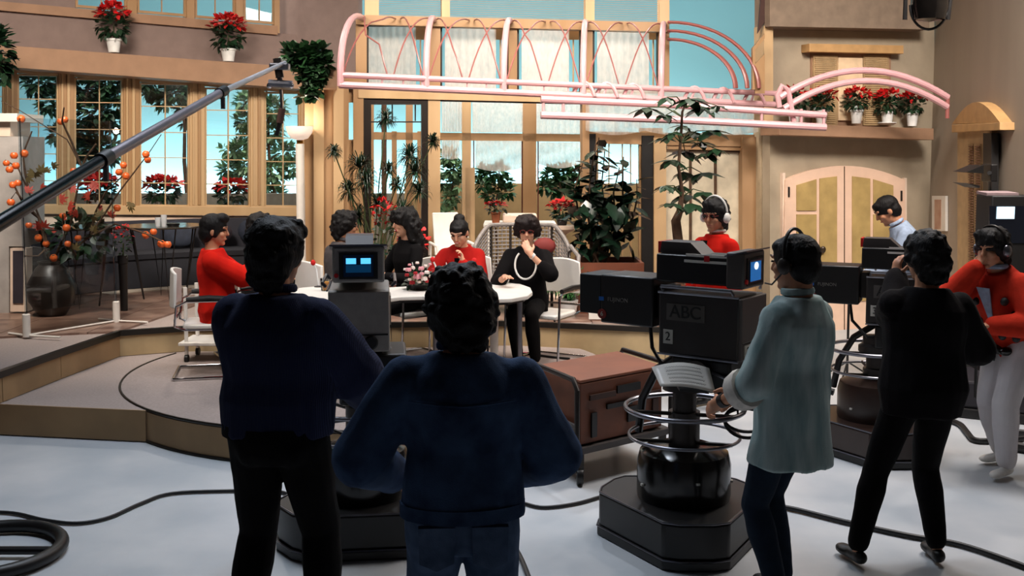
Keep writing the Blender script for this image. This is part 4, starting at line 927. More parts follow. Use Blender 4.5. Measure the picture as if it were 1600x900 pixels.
m1 = D(439, 140, 7.85); m2 = D(441, 176, 7.85); m3 = D(432, 212, 7.85)
MB().tube([m1, m2], .012, 10).build('microphone_hanger', M_chrome, t)
MB().tube([m2 + V((0, 0, .03)), m2.lerp(m3, .45)], .026, 12).build('microphone_grip', mat('brown_grip', '#56372c', .6), t)
MB().tube([m2.lerp(m3, .4), m3], [.018, .013], 12).build('microphone_barrel', M_black, t)
rp = thing('boom_wheel', G(-22, 860, 0), 0, 'big black hoop with a cross bar lying on the studio floor at the lower left', 'wheel')
c = G(-22, 860, .04); MB().tube([c + V((math.cos(a) * .37, math.sin(a) * .37, 0)) for a in arc(lambda q: q, 0, 2 * math.pi * 39 / 40, 39)], .036, 12, closed=True).build('hoop', M_black, rp)
MB().tube([c + V((-.36, 0, 0)), c + V((.36, 0, 0))], .022, 10).build('cross_bar', M_black, rp)
MB().ell(c, (.07, .07, .035)).build('hub', M_darkm, rp)

# television cameras
M_screen = mat('screen_glass', '#04090f', .2, emit=('#06172c', .35))
M_glow = mat('screen_glow', '#49b8f0', .3, emit=('#58c0ff', 2.2))
M_glow2 = mat('screen_glow_dim', '#1a6ab0', .3, emit=('#1f78c8', .8))
M_plate = mat('number_plate', '#b9b5ac', .6); M_ink = mat('black_ink', '#0a0a0a', .6)
M_print = mat('grey_print', '#75706b', .6); M_blue = mat('blue_print', '#1c5fae', .5)
M_redp = mat('tally_red', '#c11414', .4); M_rust = mat('camera_red_label', '#7d2018', .5)
RL = Matrix(((0, 0, -1), (-1, 0, 0), (0, 1, 0)))       # lettering on the left side
RR = Matrix(((0, 0, 1), (1, 0, 0), (0, 1, 0)))         # right side
RB = Matrix(((1, 0, 0), (0, 0, -1), (0, 1, 0)))        # rear
def tv_camera(x, y, rz, brz, dz, num, label, lens_l=.47, grey=False, boff=0):
    t = thing('television_camera', (x, y, 0), rz, label, 'camera', 'studio cameras on pedestals')
    A = dict(parent=t, local=True); Rb = Matrix.Rotation(brz, 3, 'Z')
    def base_poly(r, cut):
        ps = []
        for k in range(3):
            a = math.radians(90 + 120 * k); d = V((math.cos(a), math.sin(a), 0)); s = V((-d.y, d.x, 0))
            for q in (-1, -.5, .5, 1): ps.append(Rb @ (d * (r - (.03 if abs(q) == 1 else 0)) + s * q * cut))
        return ps
    bm = M_black if num != '3' else mat('brown_black_paint', '#2c1d17', .35)
    o = MB().prism([p + V((0, 0, .245)) for p in base_poly(.46, .17)], (0, 0, -.19)).build('pedestal_base', bm, bev=.015, **A)
    MB().prism([p * 1.02 + V((0, 0, .052)) for p in base_poly(.46, .17)], (0, 0, -.048)).build('cable_guard', M_black, o, local=True, bev=.006)
    for z, r in ((.245, .456), (.055, .472)): MB().tube([p + V((0, 0, z)) for p in base_poly(r, .17)], .005, 6, closed=True).build('edge_trim', M_steel, o, local=True)
    MB().lathe([(.25, .245), (.255, .27), (.255, .44), (.24, .50), (.16, .53), (.001, .53)], n=32).build('drum', M_blackg if num != '3' else bm, **A)
    MB().lathe([(.085, .5), (.085, .72 + dz), (.065, .72 + dz), (.065, .86 + dz)], n=20).build('column', M_darkm, **A)
    for z, r, w_ in ((.74, .32, .013), (.585, .30, .009)):
        rg = MB().tube([V((math.cos(a) * r, math.sin(a) * r, z)) for a in arc(lambda q: q, 0, 2 * math.pi * 47 / 48, 47)], w_, 10, closed=True).build('steering_ring', M_steel, **A)
        for k in range(3): a = k * 2.094 + .4; MB().tube([(math.cos(a) * .07, math.sin(a) * .07, z - .03), (math.cos(a) * r, math.sin(a) * r, z)], .011, 8).build('spoke', M_darkm, rg, local=True)
    hz = 1.05 + dz
    for k in range(5): MB().box((.255 * math.cos(k * 1.3), .255 * math.sin(k * 1.3), .34 + .05 * (k % 2)), (.02, .02, .012), Matrix.Rotation(k * 1.3, 3, 'Z')).build('white_mark', M_plate, **A)
    MB().lathe([(.12, .84 + dz), (.12, .88 + dz), (.09, .90 + dz), (.09, .95 + dz)], n=20).build('head_mount', M_darkm, **A)
    MB().box((0, 0, .96 + dz), (.25, .34, .17)).build('pan_head', M_black, bev=.015, **A)
    for s in (-1, 1): MB().lathe([(.001, -.03), (.07, -.03), (.075, 0), (.07, .03), (.001, .03)], (s * .14, 0, .97 + dz), 18, Matrix.Rotation(math.pi / 2, 3, 'Y')).build('drag_knob', M_darkm, **A)
    for s in (-1, 1):
        pbn = MB().tube([(s * .12, -.06, .98 + dz), (s * .17, -.28, .94 + dz), (s * .2, -.52, .90 + dz)], .011, 8).build('pan_bar', M_steel, **A)
        MB().tube([(s * .195, -.47, .91 + dz), (s * .205, -.60, .885 + dz)], .018, 10).build('grip', M_black, pbn, local=True)
    # body
    gm = M_greym if grey else mat('camera_charcoal', '#2a2523', .45, .1, var=.15, scale=9)
    gm2 = mat('camera_rear_grey', '#4b4441', .45, var=.08) if not grey else M_greym
    bd = MB().box((0, .0, hz + .17), (.32, .46, .33)).build('camera_body', gm, bev=.012, **A)
    MB().box((0, -.235, hz + .17), (.315, .02, .32)).build('rear_panel', gm2, bd, local=True, bev=.006)
    MB().box((.0, -.247, hz + .10), (.30, .006, .006)).build('panel_seam', M_ink, bd, local=True)
    MB().lathe([(.001, 0), (.035, 0), (.038, .015), (.03, .022), (.001, .022)], (.06, -.247, hz + .06), 20, Matrix.Rotation(math.pi / 2, 3, 'X')).build('rear_socket', M_black, bd, local=True)
    MB().box((-.09, -.248, hz + .055), (.075, .006, .065)).build('number_plate', M_plate, bd, local=True)
    if num != '2': pass
    text(num, .06, V((-.09, -.2525, hz + .055)), RB, M_ink, bd)
    MB().box((-.162, .17, hz + .10), (.006, .055, .075)).build('number_plate', M_plate, bd, local=True)
    text(num, .065, V((-.1665, .17, hz + .10)), RL, M_ink, bd)
    MB().box((-.162, .07, hz + .235), (.005, .22, .09)).build('name_plate', mat('name_plate', '#4e4945', .6), bd, local=True)
    text('ABC', .095, V((-.166, .07, hz + .235)), RL, M_ink, bd, .002)
    for zz in (.005, .335): MB().tube([(-.164, .23, hz + zz), (-.164, -.23, hz + zz)], .006, 6).build('corner_rail', M_steel, bd, local=True)
    for s in (-1, 1): MB().tube([(s * .17, -.2, hz + .35), (s * .19, -.2, hz + .37), (s * .19, .2, hz + .37), (s * .17, .2, hz + .35)], .009, 8).build('side_handle', M_steel, bd, local=True)
    MB().box((.164, .02, hz + .2), (.008, .14, .16)).build('slotted_panel', mat('pale_slots', '#a79c8c', .5), bd, local=True)
    # viewfinder
    vz = hz + .385
    vf = MB().box((0, .06, vz + .075), (.24, .42, .15)).build('viewfinder', mat('viewfinder_black', '#171413', .35), bev=.01, **A)
    MB().box((0, -.19, vz + .085), (.27, .10, .19)).build('screen_hood', gm2, vf, local=True, bev=.012)
    MB().box((0, -.243, vz + .08), (.20, .006, .14)).build('screen_bezel', M_ink, vf, local=True)
    MB().box((0, -.247, vz + .08), (.155, .004, .115)).build('screen', M_screen, vf, local=True)
    if num == '1':
        for xx in (-.038, .038): MB().box((xx, -.2505, vz + .105), (.052, .003, .030)).build('screen_picture', M_glow, vf, local=True)
        MB().box((0, -.2500, vz + .065), (.13, .002, .04)).build('screen_picture', mat('screen_low', '#0c3350', .3, emit=('#0d4a78', .5)), vf, local=True)
    else:
        MB().box((-.005, -.2500, vz + .078), (.13, .002, .10)).build('screen_picture', M_glow2, vf, local=True)
        MB().ell((.0, -.251, vz + .105), (.028, .003, .02)).build('screen_picture', mat('screen_white', '#dff2ff', .3, emit=('#dff2ff', 2.5)), vf, local=True)
    MB().prism([(-.15, -.14, vz + .155), (.15, -.14, vz + .155), (.15, -.26, vz + .185), (-.15, -.26, vz + .185)], (0, 0, .008)).build('sun_visor', M_steel, vf, local=True)
    MB().prism([(-.075, .27, vz + .15), (-.075, .02, vz + .15), (-.075, .09, vz + .212), (-.075, .26, vz + .212)], (.15, 0, 0)).build('script_tray', mat('tray_grey', '#3d3634', .5), vf, local=True)
    MB().box((0, .277, vz + .180), (.14, .014, .062)).build('tally_light', M_redp, vf, local=True)
    for zz, yy in ((.152, .0), (.120, .01)): MB().box((-.123, yy - .03, vz + zz), (.006, .24, .014)).build('white_label_strip', M_white, vf, local=True)
    MB().box((-.125, -.03, vz + .137), (.006, .03, .03)).build('red_mark', M_redp, vf, local=True)
    MB().lathe([(.001, 0), (.012, 0), (.012, .01)], (-.115, -.243, vz + .03), 12, Matrix.Rotation(math.pi / 2, 3, 'X')).build('red_button', M_redp, vf, local=True)
    # zoom lens housing
    lz_ = hz + .265
    MB().box((0, .25, lz_), (.18, .06, .18)).build('lens_mount', M_darkm, bev=.01, **A)
    lb = MB().box((0, .28 + lens_l * .35, lz_), (.26, lens_l * .7, .27)).build('lens_housing', mat('lens_black', '#151211', .4, var=.2), bev=.01, **A)
    MB().box((0, .28 + lens_l * .85, lz_ + .02), (.25, lens_l * .3, .22)).build('lens_hood', M_ink, lb, local=True, bev=.006)
    MB().lathe([(.09, 0), (.09, .01), (.001, .01)], (0, .282 + lens_l, lz_ + .02), 24, Matrix.Rotation(-math.pi / 2, 3, 'X')).build('front_glass', M_blackg, lb, local=True)
    yc = .28 + lens_l * .42
    MB().box((-.1315, yc + .125, lz_ + .0), (.003, .03, .022)).build('blue_mark', M_blue, lb, local=True)
    text('FUJINON', .032, V((-.133, yc + .02, lz_ + .0)), RL, M_print, lb)
    MB().lathe([(.001, 0), (.028, 0), (.028, .004), (.001, .004)], (-.130, yc + .12, lz_ - .085), 20, Matrix.Rotation(-math.pi / 2, 3, 'Y')).build('red_disc', M_rust, lb, local=True)
    text('6', .035, V((-.135, yc + .12, lz_ - .085)), RL, M_plate, lb)
    # cables from the housing to the head
    MB().tube([(-.03, .35, lz_ - .13), (-.04, .33, lz_ - .26), (-.1, .22, lz_ - .36), (-.1, .05, lz_ - .34)], .011, 8).build('lens_cable', M_cable, **A)
    MB().tube([(0, .18, hz - .02), (0, .32, hz - .12), (.02, .42, hz - .30), (.05, .46, hz - .50)], .024, 10).build('counterbalance_arm', M_black, **A)
    if boff:
        for o in t.children:
            if o.name.split('.')[0] in ('pan_head', 'pan_bar', 'camera_body', 'viewfinder', 'lens_mount', 'lens_housing', 'lens_cable', 'side_handle', 'counterbalance_arm', 'drag_knob'): o.location.y -= boff
    if num == '1': MB().box((.07, .0, .90 + dz), (.36, .40, .27)).build('cradle_box', M_black, bev=.015, **A)
    return t
tv_camera(-.83, 5.75, math.radians(7), .0, .02, '1', 'grey studio camera seen from behind between the two foreground crew members, blue screen lit', grey=True)
tv_camera(.94, 5.70, math.radians(54), .1, .0, '2', 'black studio camera with a script page, operated by the man in the teal blazer', boff=.15)
tv_camera(2.58, 7.45, math.radians(66), -.1, -.12, '3', 'dark studio camera on a brown pedestal operated by the crew member in black', boff=.17)
# script page on camera 2
p = V((.90, 5.25, .80)); pg = MB(); vs = []
for j in range(7):
    for i in range(10):
        u, v = i / 9, j / 6; vs.append(D(1018 + 90 * u + 14 * v + (-4) * u * v, 574 + 3 * u + 30 * v - 9 * math.sin(u * 3.0) * (1 - v * .5) + (8 * u * v), 5.42 - .16 * v))
pg.add(vs, [(j * 10 + i, j * 10 + i + 1, (j + 1) * 10 + i + 1, (j + 1) * 10 + i) for j in range(6) for i in range(9)])
sp_ = pg.build('script_page', M_white); so = sp_.modifiers.new('s', 'SOLIDIFY'); so.thickness = .002
tag(sp_, 'curled white handwritten script page lying over the steering ring of the middle camera', 'paper')
for j in range(5):
    wr_ = MB(); pts = []
    for i in range(40):
        u, v = .2 + i / 39 * .62, .18 + j * .16; pts.append(D(1018 + 90 * u + 14 * v, 574 + 3 * u + 30 * v - 9 * math.sin(u * 3.0) * (1 - v * .5) + 8 * u * v + .9 * math.sin(i * 2.3 + j) - 1, 5.408 - .16 * v))
    wr_.tube(pts, .0012, 4).build('handwriting', M_print, sp_)
MB_sl = MB().prism([D(1062, 608, 5.45), D(1140, 612, 5.45), D(1128, 590, 5.6), D(1050, 590, 5.6)], (0, 0, -.012)); tag(MB_sl.build('script_tray', M_black, smooth=False), 'black tray under the curled script page', 'tray')

# trolley with brown cases
A0 = V((G(843, 590, .62).x, G(843, 590, .62).y, 0)); 
tl = D(846, 575, 7.1); 
cA, cB, cC, cD = G(845, 574, .66), G(906, 600, .66), G(1035, 576, .66), G(965, 553, .66)
cases = thing('equipment_case', (cA + cC) / 2 * 1 - V((0, 0, .50)), 0, 'large brown fibreboard equipment case with black fittings on the trolley', 'case')
MB().prism([cA, cB, cC, cD], (0, 0, -.40)).build('case_body', M_brownside, cases, smooth=False, bev=.01)
MB().prism([p + V((0, 0, .022)) for p in (cA, cB, cC, cD)], (0, 0, -.02)).build('lid', M_brownbox, cases, smooth=False, bev=.006)
fd = (cC - cB).normalized(); fn = V((fd.y, -fd.x, 0)).normalized()
for k, (a, z, w_, h_) in enumerate(((.10, .58, .30, .035), (.42, .60, .28, .05), (.20, .50, .5, .03), (.75, .52, .2, .05), (.12, .40, .06, .16), (.55, .42, .12, .10), (.86, .40, .07, .18))):
    L_ = (cC - cB).length; p = cB.lerp(cC, a + w_ / 2 if a + w_ / 2 < 1 else .9); p = V((p.x, p.y, z - .02)) + fn * .012
    MB().box(p, (L_ * min(w_, .3), .014, h_), Matrix.Rotation(math.atan2(fd.y, fd.x), 3, 'Z')).build('black_fitting', M_black if k % 3 else mat('leather_strap', '#3a2118', .6), cases, smooth=False)
tr_ = thing('trolley', V((cB.x, cB.y, 0)) * .5 + V((cD.x, cD.y, 0)) * .5, 0, 'low tubular steel trolley on rubber castors carrying the brown case', 'trolley')
ox = [p + (p - (cA + cC) / 2).normalized() * .06 for p in (cA, cB, cC, cD)]
MB().prism([V((p.x, p.y, .25)) for p in ox], (0, 0, -.04)).build('deck', mat('deck_grey', '#3b3533', .6), tr_, smooth=False)
MB().prism([V((p.x, p.y, .30)) for p in (ox[0], ox[1])] + [V((p.x, p.y, .40)) for p in (ox[1], ox[0])], (ox[3] - ox[0]).normalized() * .02).build('end_board', mat('grey_board', '#4a4443', .7), tr_, smooth=False)
for a, b in ((ox[0], ox[1]), (ox[3], ox[2])):
    e = (b - a).normalized() * .05; z = .69
    MB().tube([V((a.x, a.y, .25)), V((a.x, a.y, z - .06)), V((a.x, a.y, z)) + e, V((b.x, b.y, z)) - e, V((b.x, b.y, z - .06)), V((b.x, b.y, .25))], .018, 10).build('end_hoop', M_darkm, tr_)
for p in ox:
    q = V((p.x, p.y, 0)).lerp(V(((cA.x + cC.x) / 2, (cA.y + cC.y) / 2, 0)), .12)
    MB().lathe([(.001, -.02), (.055, -.02), (.06, 0), (.055, .02), (.001, .02)], q + V((0, 0, .06)), 16, Matrix.Rotation(math.pi / 2, 3, 'Y')).build('castor', M_terra if p is ox[0] else M_black, tr_)
    MB().box(q + V((0, 0, .15)), (.05, .05, .13)).build('fork', M_darkm, tr_, smooth=False)

# monitor stack at the right edge
mo = V((D(1566, 400, 9.0).x, 9.05, 0)); t = thing('monitor_cabinet', mo, 0, 'tall black studio monitor on a stand at the right edge with a small lit picture', 'monitor')
zA, zB = D(1560, 306, 8.7).z, D(1560, 432, 8.7).z; xa, xb = D(1523, 370, 9.0).x, D(1640, 370, 8.7).x
MB().box(((xa + xb) / 2, 8.85, (zA + zB) / 2), (xb - xa, .3, zA - zB)).build('cabinet', M_ink, t, bev=.01)
MB().prism([D(1546, 322, 8.695), D(1620, 322, 8.695), D(1620, 380, 8.695), D(1546, 380, 8.695)], (0, .01, 0)).build('screen', M_screen, t, smooth=False)
MB().prism([D(1558, 323, 8.685), D(1586, 323, 8.685), D(1585, 342, 8.685), D(1557, 342, 8.685)], (0, .006, 0)).build('screen_picture', mat('monitor_glow', '#cfeaf8', .3, emit=('#bfe6ff', 1.6)), t, smooth=False)
MB().box(((xa + xb) / 2, 9.0, zB / 2), (.5, .4, zB)).build('stand', M_black, t, smooth=False)
tag(MB().prism([D(1542, 306, 8.8), D(1592, 306, 8.8), D(1592, 301.5, 8.8), D(1542, 301.5, 8.8)], (0, .2, .01)).build('shelf_board', mat('mauve_board', '#8f7a7c', .7), smooth=False), 'mauve board lying on top of the studio monitor', 'board')
# dark leaf-like silhouettes across the side window, on an added block and arm
t = thing('leaf_silhouette', D(1552, 275, 9.6), 0, 'black leaf-like silhouettes on an added arm beside the shuttered side window', 'lamp')
for x0, y0, x1, y1, x2, y2 in ((1510, 269, 1537, 258, 1537, 271), (1510, 286, 1532, 290, 1530, 294)):
    MB().prism([D(x0, y0, 9.5), D(x1, y1, 9.5), D(x2, y2, 9.5)], (0, .3, 0)).build('leaf_shape', M_black, t, smooth=False)
MB().tube([D(1546, 270, 9.6), D(1546, 300, 10.9)], .02, 8).build('wall_arm', M_black, t)
MB().box(D(1546, 270, 9.7), (.06, .2, .16)).build('arm_block', M_black, t, smooth=False, bev=.01)
# hanging studio lamp at the top right
h = D(1452, 8, 9.0); t = thing('hanging_studio_lamp', h, 0, 'black hanging studio lamp with a cable loop at the top right', 'lamp')
MB().lathe([(.001, -.12), (.13, -.10), (.15, 0), (.15, .20), (.10, .26), (.001, .27)], h + V((0, 0, -.02)), 24).build('lamp_housing', M_blackg, t)
MB().tube([h + V((-.16 * math.cos(a), 0, -.20 * math.sin(a))) for a in arc(lambda q: q, 0, math.pi, 16)], .011, 8).build('cable_loop', M_cable, t)
MB().tube([h + V((-.2, 0, -.12)), h + V((-.2, 0, .3)), h + V((.2, 0, .3)), h + V((.16, 0, -.12))], .02, 8).build('yoke', M_black, t)
MB().tube([h + V((0, 0, .3)), h + V((0, 0, 3.9))], .02, 8).build('hanger', M_black, t)
MB().prism([h + V((.04, -.15, .10)), h + V((.13, -.12, .12)), h + V((.13, -.12, .05)), h + V((.03, -.15, .03))], (0, -.01, 0)).build('white_label', M_white, t, smooth=False)

# cables on the floor
def cable(pts, r, label, m=M_cable, z=0):
    P = [G(x, y, z) + V((0, 0, r + .002)) for x, y in pts]; Q = []
    for i in range(len(P) - 1):
        p0 = P[max(0, i - 1)]; p1 = P[i]; p2 = P[i + 1]; p3 = P[min(len(P) - 1, i + 2)]
        for k in range(6):
            u = k / 6; Q.append(.5 * ((2 * p1) + (p2 - p0) * u + (2 * p0 - 5 * p1 + 4 * p2 - p3) * u * u + (3 * p1 - p0 - 3 * p2 + p3) * u ** 3))
    Q.append(P[-1]); tag(MB().tube(Q, r, 8).build('cable', m), label, 'cable')
cable([(-40, 803), (20, 805), (70, 816), (120, 821), (170, 812), (220, 790), (270, 774), (370, 770), (430, 770), (500, 790), (560, 800)], .011, 'thin black cable snaking over the pale floor at the lower left')
cable([(820, 790), (850, 796), (900, 790), (950, 776), (985, 768)], .011, 'black cable running from the denim jacket to the foot of the middle camera')
cable([(790, 840), (805, 860), (818, 885), (835, 930)], .013, 'black cable at the bottom centre beside the jeans')
cable([(1180, 790), (1240, 800), (1320, 820), (1420, 842), (1500, 856), (1600, 890), (1660, 915)], .016, 'thick black cable crossing the floor behind the feet of the man in black')
cable([(1480, 660), (1500, 668), (1512, 682), (1522, 692), (1545, 694), (1600, 690)], .022, 'thick black cable curling behind the sneakers at the right')
cable([(1556, 680), (1600, 684), (1640, 690)], .03, 'black flat cable bundle behind the white trousers, the far one')
cable([(1556, 700), (1600, 708), (1650, 716)], .035, 'black flat cable bundle behind the white trousers, the near one')
cable([(800, 555), (830, 556), (860, 560), (890, 563)], .012, 'black cable on the carpet beside the chair leg of the woman with pearls', z=PZ)
tag(MB().box(G(826, 554, PZ) + V((0, 0, .01)), (.16, .05, .016)).build('cloth', mat('pink_cloth', '#c8486a', .8)), 'small pink cloth on the carpet beside the chair leg', 'cloth')
# loops of cable hanging behind camera 2
t = thing('cable_coil', V((1.17, 5.9, .45)), 0, 'loops of grey cable hanging at the right of the middle camera pedestal', 'cable')
for k in range(2):
    c = D(1165, 655 + k * 8, 5.55)
    MB().tube([c + V((.115 * math.cos(a), .05 * math.sin(a) - .02, .05 * math.sin(a) * (1 + k * .5) + .02 * k)) for a in arc(lambda q: q, 0, 2 * math.pi * 27 / 28, 27)], .009, 8, closed=True).build('loop', M_cable, t)
MB().tube([D(1150, 547, 5.55), D(1151, 600, 5.5), D(1153, 650, 5.5)], .006, 6).build('drop_cable', M_cable, t)
# another low dark box and pedestal at the right
q = G(1530, 655, 0); t = thing('floor_console', q + V((.25, .3, 0)), 0, 'low dark equipment base behind the legs of the man in the red cardigan', 'equipment')
a_, b_ = G(1500, 652, 0), G(1640, 668, 0)
MB().prism([a_ + V((0, 0, .30)), b_ + V((0, 0, .30)), b_ + V((.1, .7, .30)), a_ + V((.1, .7, .30))], (0, 0, -.22)).build('upper_box', mat('slate_box', '#262329', .5), t, smooth=False, bev=.02)
MB().prism([a_ + V((-.02, -.02, .08)), b_ + V((.02, -.02, .08)), b_ + V((.1, .7, .08)), a_ + V((.1, .7, .08))], (0, 0, -.075)).build('skirt', M_black, t, smooth=False, bev=.01)
MB().tube([D(1523, 545, 7.6), D(1526, 600, 7.6)], .010, 8).build('upright', M_black, t)
# steering bar the man in the cardigan pushes
t = thing('crane_push_bar', D(1530, 545, 7.0), 0, 'black padded push bar gripped by the man in the red cardigan', 'handle')
MB().tube([D(1500, 536, 7.15), D(1545, 543, 6.95), D(1585, 552, 6.9)], .032, 12).build('padded_bar', M_black, t)
MB().ell(D(1572, 549, 6.85), (.05, .035, .03)).build('chrome_end', M_blackg, t)
MB().tube([D(1531, 508, 7.1), D(1526, 545, 7.1)], .012, 8).build('lever', M_steel, t); MB().ell(D(1532, 508, 7.1), .018).build('lever_knob', M_white, t)
MB().tube([D(1526, 545, 7.1), D(1524, 620, 7.25)], .011, 8).build('post', M_black, t)
# ================================================================ PEOPLE
M_skin = mat('skin', '#b9805f', .5, var=.06, scale=14)
M_skin2 = mat('skin_fair', '#d09a7c', .5, var=.05, scale=14)
M_hair = mat('black_hair', '#090606', .62, var=.3, scale=40, stretch=(1, 1, .2), bump=.5, bscale=120, spec=.25)
M_hairb = mat('dark_brown_hair', '#170a08', .6, var=.3, scale=40, bump=.5, bscale=120, spec=.25)
M_eye = mat('eye_dark', '#120c0a', .3); M_brow = mat('eyebrow', '#160d09', .8); M_lip = mat('lips', '#9c4a3f', .5); M_lipr = mat('lips_red', '#b2222a', .4); M_tooth = mat('teeth', '#e8dfd2', .4)
def remesh(mb, name, m, parent, vox=.008, sm=4, disp=0, dsc=6, dvec=(1, 1, 1), dec=None, loc=True, pucker=0):
    me = bpy.data.meshes.new('tmp'); me.from_pydata([tuple(v) for v in mb.v], [], mb.f); me.update()
    o = bpy.data.objects.new('tmp', me); COL.objects.link(o)
    r = o.modifiers.new('r', 'REMESH'); r.mode = 'VOXEL'; r.voxel_size = vox
    if sm: s_ = o.modifiers.new('s', 'SMOOTH'); s_.factor = .5; s_.iterations = sm
    if dec: d = o.modifiers.new('d', 'DECIMATE'); d.ratio = dec
    out = bpy.data.meshes.new_from_object(o.evaluated_get(bpy.context.evaluated_depsgraph_get())); bpy.data.objects.remove(o); bpy.data.meshes.remove(me)
    if disp:
        ns = [v.normal.copy() for v in out.vertices]
        for v, n in zip(out.vertices, ns):
            p = V((v.co.x * dvec[0], v.co.y * dvec[1], v.co.z * dvec[2])) * dsc
            k = noise.noise(p) + .5 * noise.noise(p * 2.1 + V((3, 1, 7)))
            v.co += n * disp * k
    out.name = name; out.materials.clear(); out.materials.append(m); out.shade_smooth()
    q = bpy.data.objects.new(name, out); COL.objects.link(q); q.parent = parent; WM[q] = WM.get(parent, Matrix()); return q
def ik(a, c, l1, l2, pole):
    a, c = V(a), V(c); d = c - a; L = min(d.length, (l1 + l2) * .998); d.normalize(); c = a + d * L
    x = (l1 * l1 - l2 * l2 + L * L) / (2 * L); h = math.sqrt(max(0, l1 * l1 - x * x)); p = V(pole); p = (p - d * p.dot(d)).normalized()
    return a + d * x + p * h, c
def hand(mb, w, d, n, s, curl=.5, k=1.0, fing=True):
    # w wrist, d direction of the palm, n palm normal (palm faces n), s=+1 right hand
    w = V(w); d = V(d).normalized(); n = V(n); n = (n - d * n.dot(d)).normalized(); x = d.cross(n) * s   # x points to the thumb side
    R_ = Matrix((x, n, d)).transposed()
    mb.ell(w + d * .045 * k, (.040 * k, .017 * k, .058 * k), R_, 12, 8); mb.seg(w - d * .02, w + d * .03 * k, .026 * k, .030 * k)
    for i, (o, ln, r) in enumerate(((.030, .070, .0092), (.010, .078, .0095), (-.010, .073, .0092), (-.029, .058, .0082))):
        p = w + (x * o + d * (.088 - abs(o) * .25)) * k; dr = (d + x * (o * 3)).normalized(); a = curl * (.8 + .15 * i)
        for j, f in enumerate((.45, .32, .25)):
            ang = a * (j + .6); q = dr * math.cos(ang) + n * math.sin(ang); e = p + q * ln * f * k; mb.seg(p, e, r * k * (1 - .08 * j), r * k * (.93 - .08 * j), 8); p = e
    p = w + (x * .028 + d * .022) * k; q = (x * .75 + d * .62 + n * .25).normalized(); e = p + q * .038 * k; mb.seg(p, e, .0135 * k, .0115 * k, 8)
    q = (x * .25 + d * .9 + n * (.2 + curl * .5)).normalized(); mb.seg(e, e + q * .034 * k, .0115 * k, .009 * k, 8)
HAIR = {
 'short': [((0, -.016, .038), (.087, .104, .088)), ((0, -.048, -.012), (.082, .066, .082)), ((0, .045, .075), (.066, .042, .034))],
 'thick': [((0, -.018, .045), (.098, .112, .098)), ((0, -.055, -.015), (.094, .075, .095)), ((.05, -.01, .02), (.05, .07, .07)), ((-.05, -.01, .02), (.05, .07, .07)), ((.01, .04, .09), (.07, .045, .035)), ((0, -.07, -.08), (.07, .04, .05))],
 'pomp': [((0, -.02, .045), (.092, .108, .094)), ((0, -.055, -.015), (.085, .07, .09)), ((0, .045, .105), (.072, .058, .042)), ((.06, .01, -.0), (.026, .03, .05)), ((-.06, .01, -.0), (.026, .03, .05))],
 'curly': [((0, -.02, .035), (.102, .112, .10)), ((0, -.055, -.03), (.098, .08, .10)), ((.06, -.02, -.01), (.045, .07, .08)), ((-.06, -.02, -.01), (.045, .07, .08)), ((0, .045, .085), (.075, .05, .04)), ((0, -.06, -.10), (.07, .05, .045))],
 'perm': [((0, -.015, .05), (.112, .118, .098)), ((0, -.05, -.01), (.108, .085, .09)), ((0, .055, .08), (.09, .05, .045)), ((.075, -.0, .0), (.04, .06, .055)), ((-.075, -.0, .0), (.04, .06, .055))],
 'long': [((0, -.02, .045), (.105, .115, .098)), ((0, -.06, -.03), (.115, .085, .12)), ((.085, -.03, -.06), (.045, .065, .13)), ((-.085, -.03, -.06), (.04, .06, .12)), ((0, -.08, -.17), (.13, .07, .14)), ((.07, -.02, -.19), (.05, .06, .12)), ((0, .06, .07), (.085, .045, .05)), ((.04, .078, .045), (.035, .022, .03)), ((-.04, .078, .045), (.035, .022, .03))],
 'bun': [((0, -.016, .038), (.086, .102, .088)), ((0, -.048, -.012), (.080, .064, .080)), ((0, -.06, .115), (.052, .05, .042)), ((0, .045, .07), (.064, .04, .03))],
}
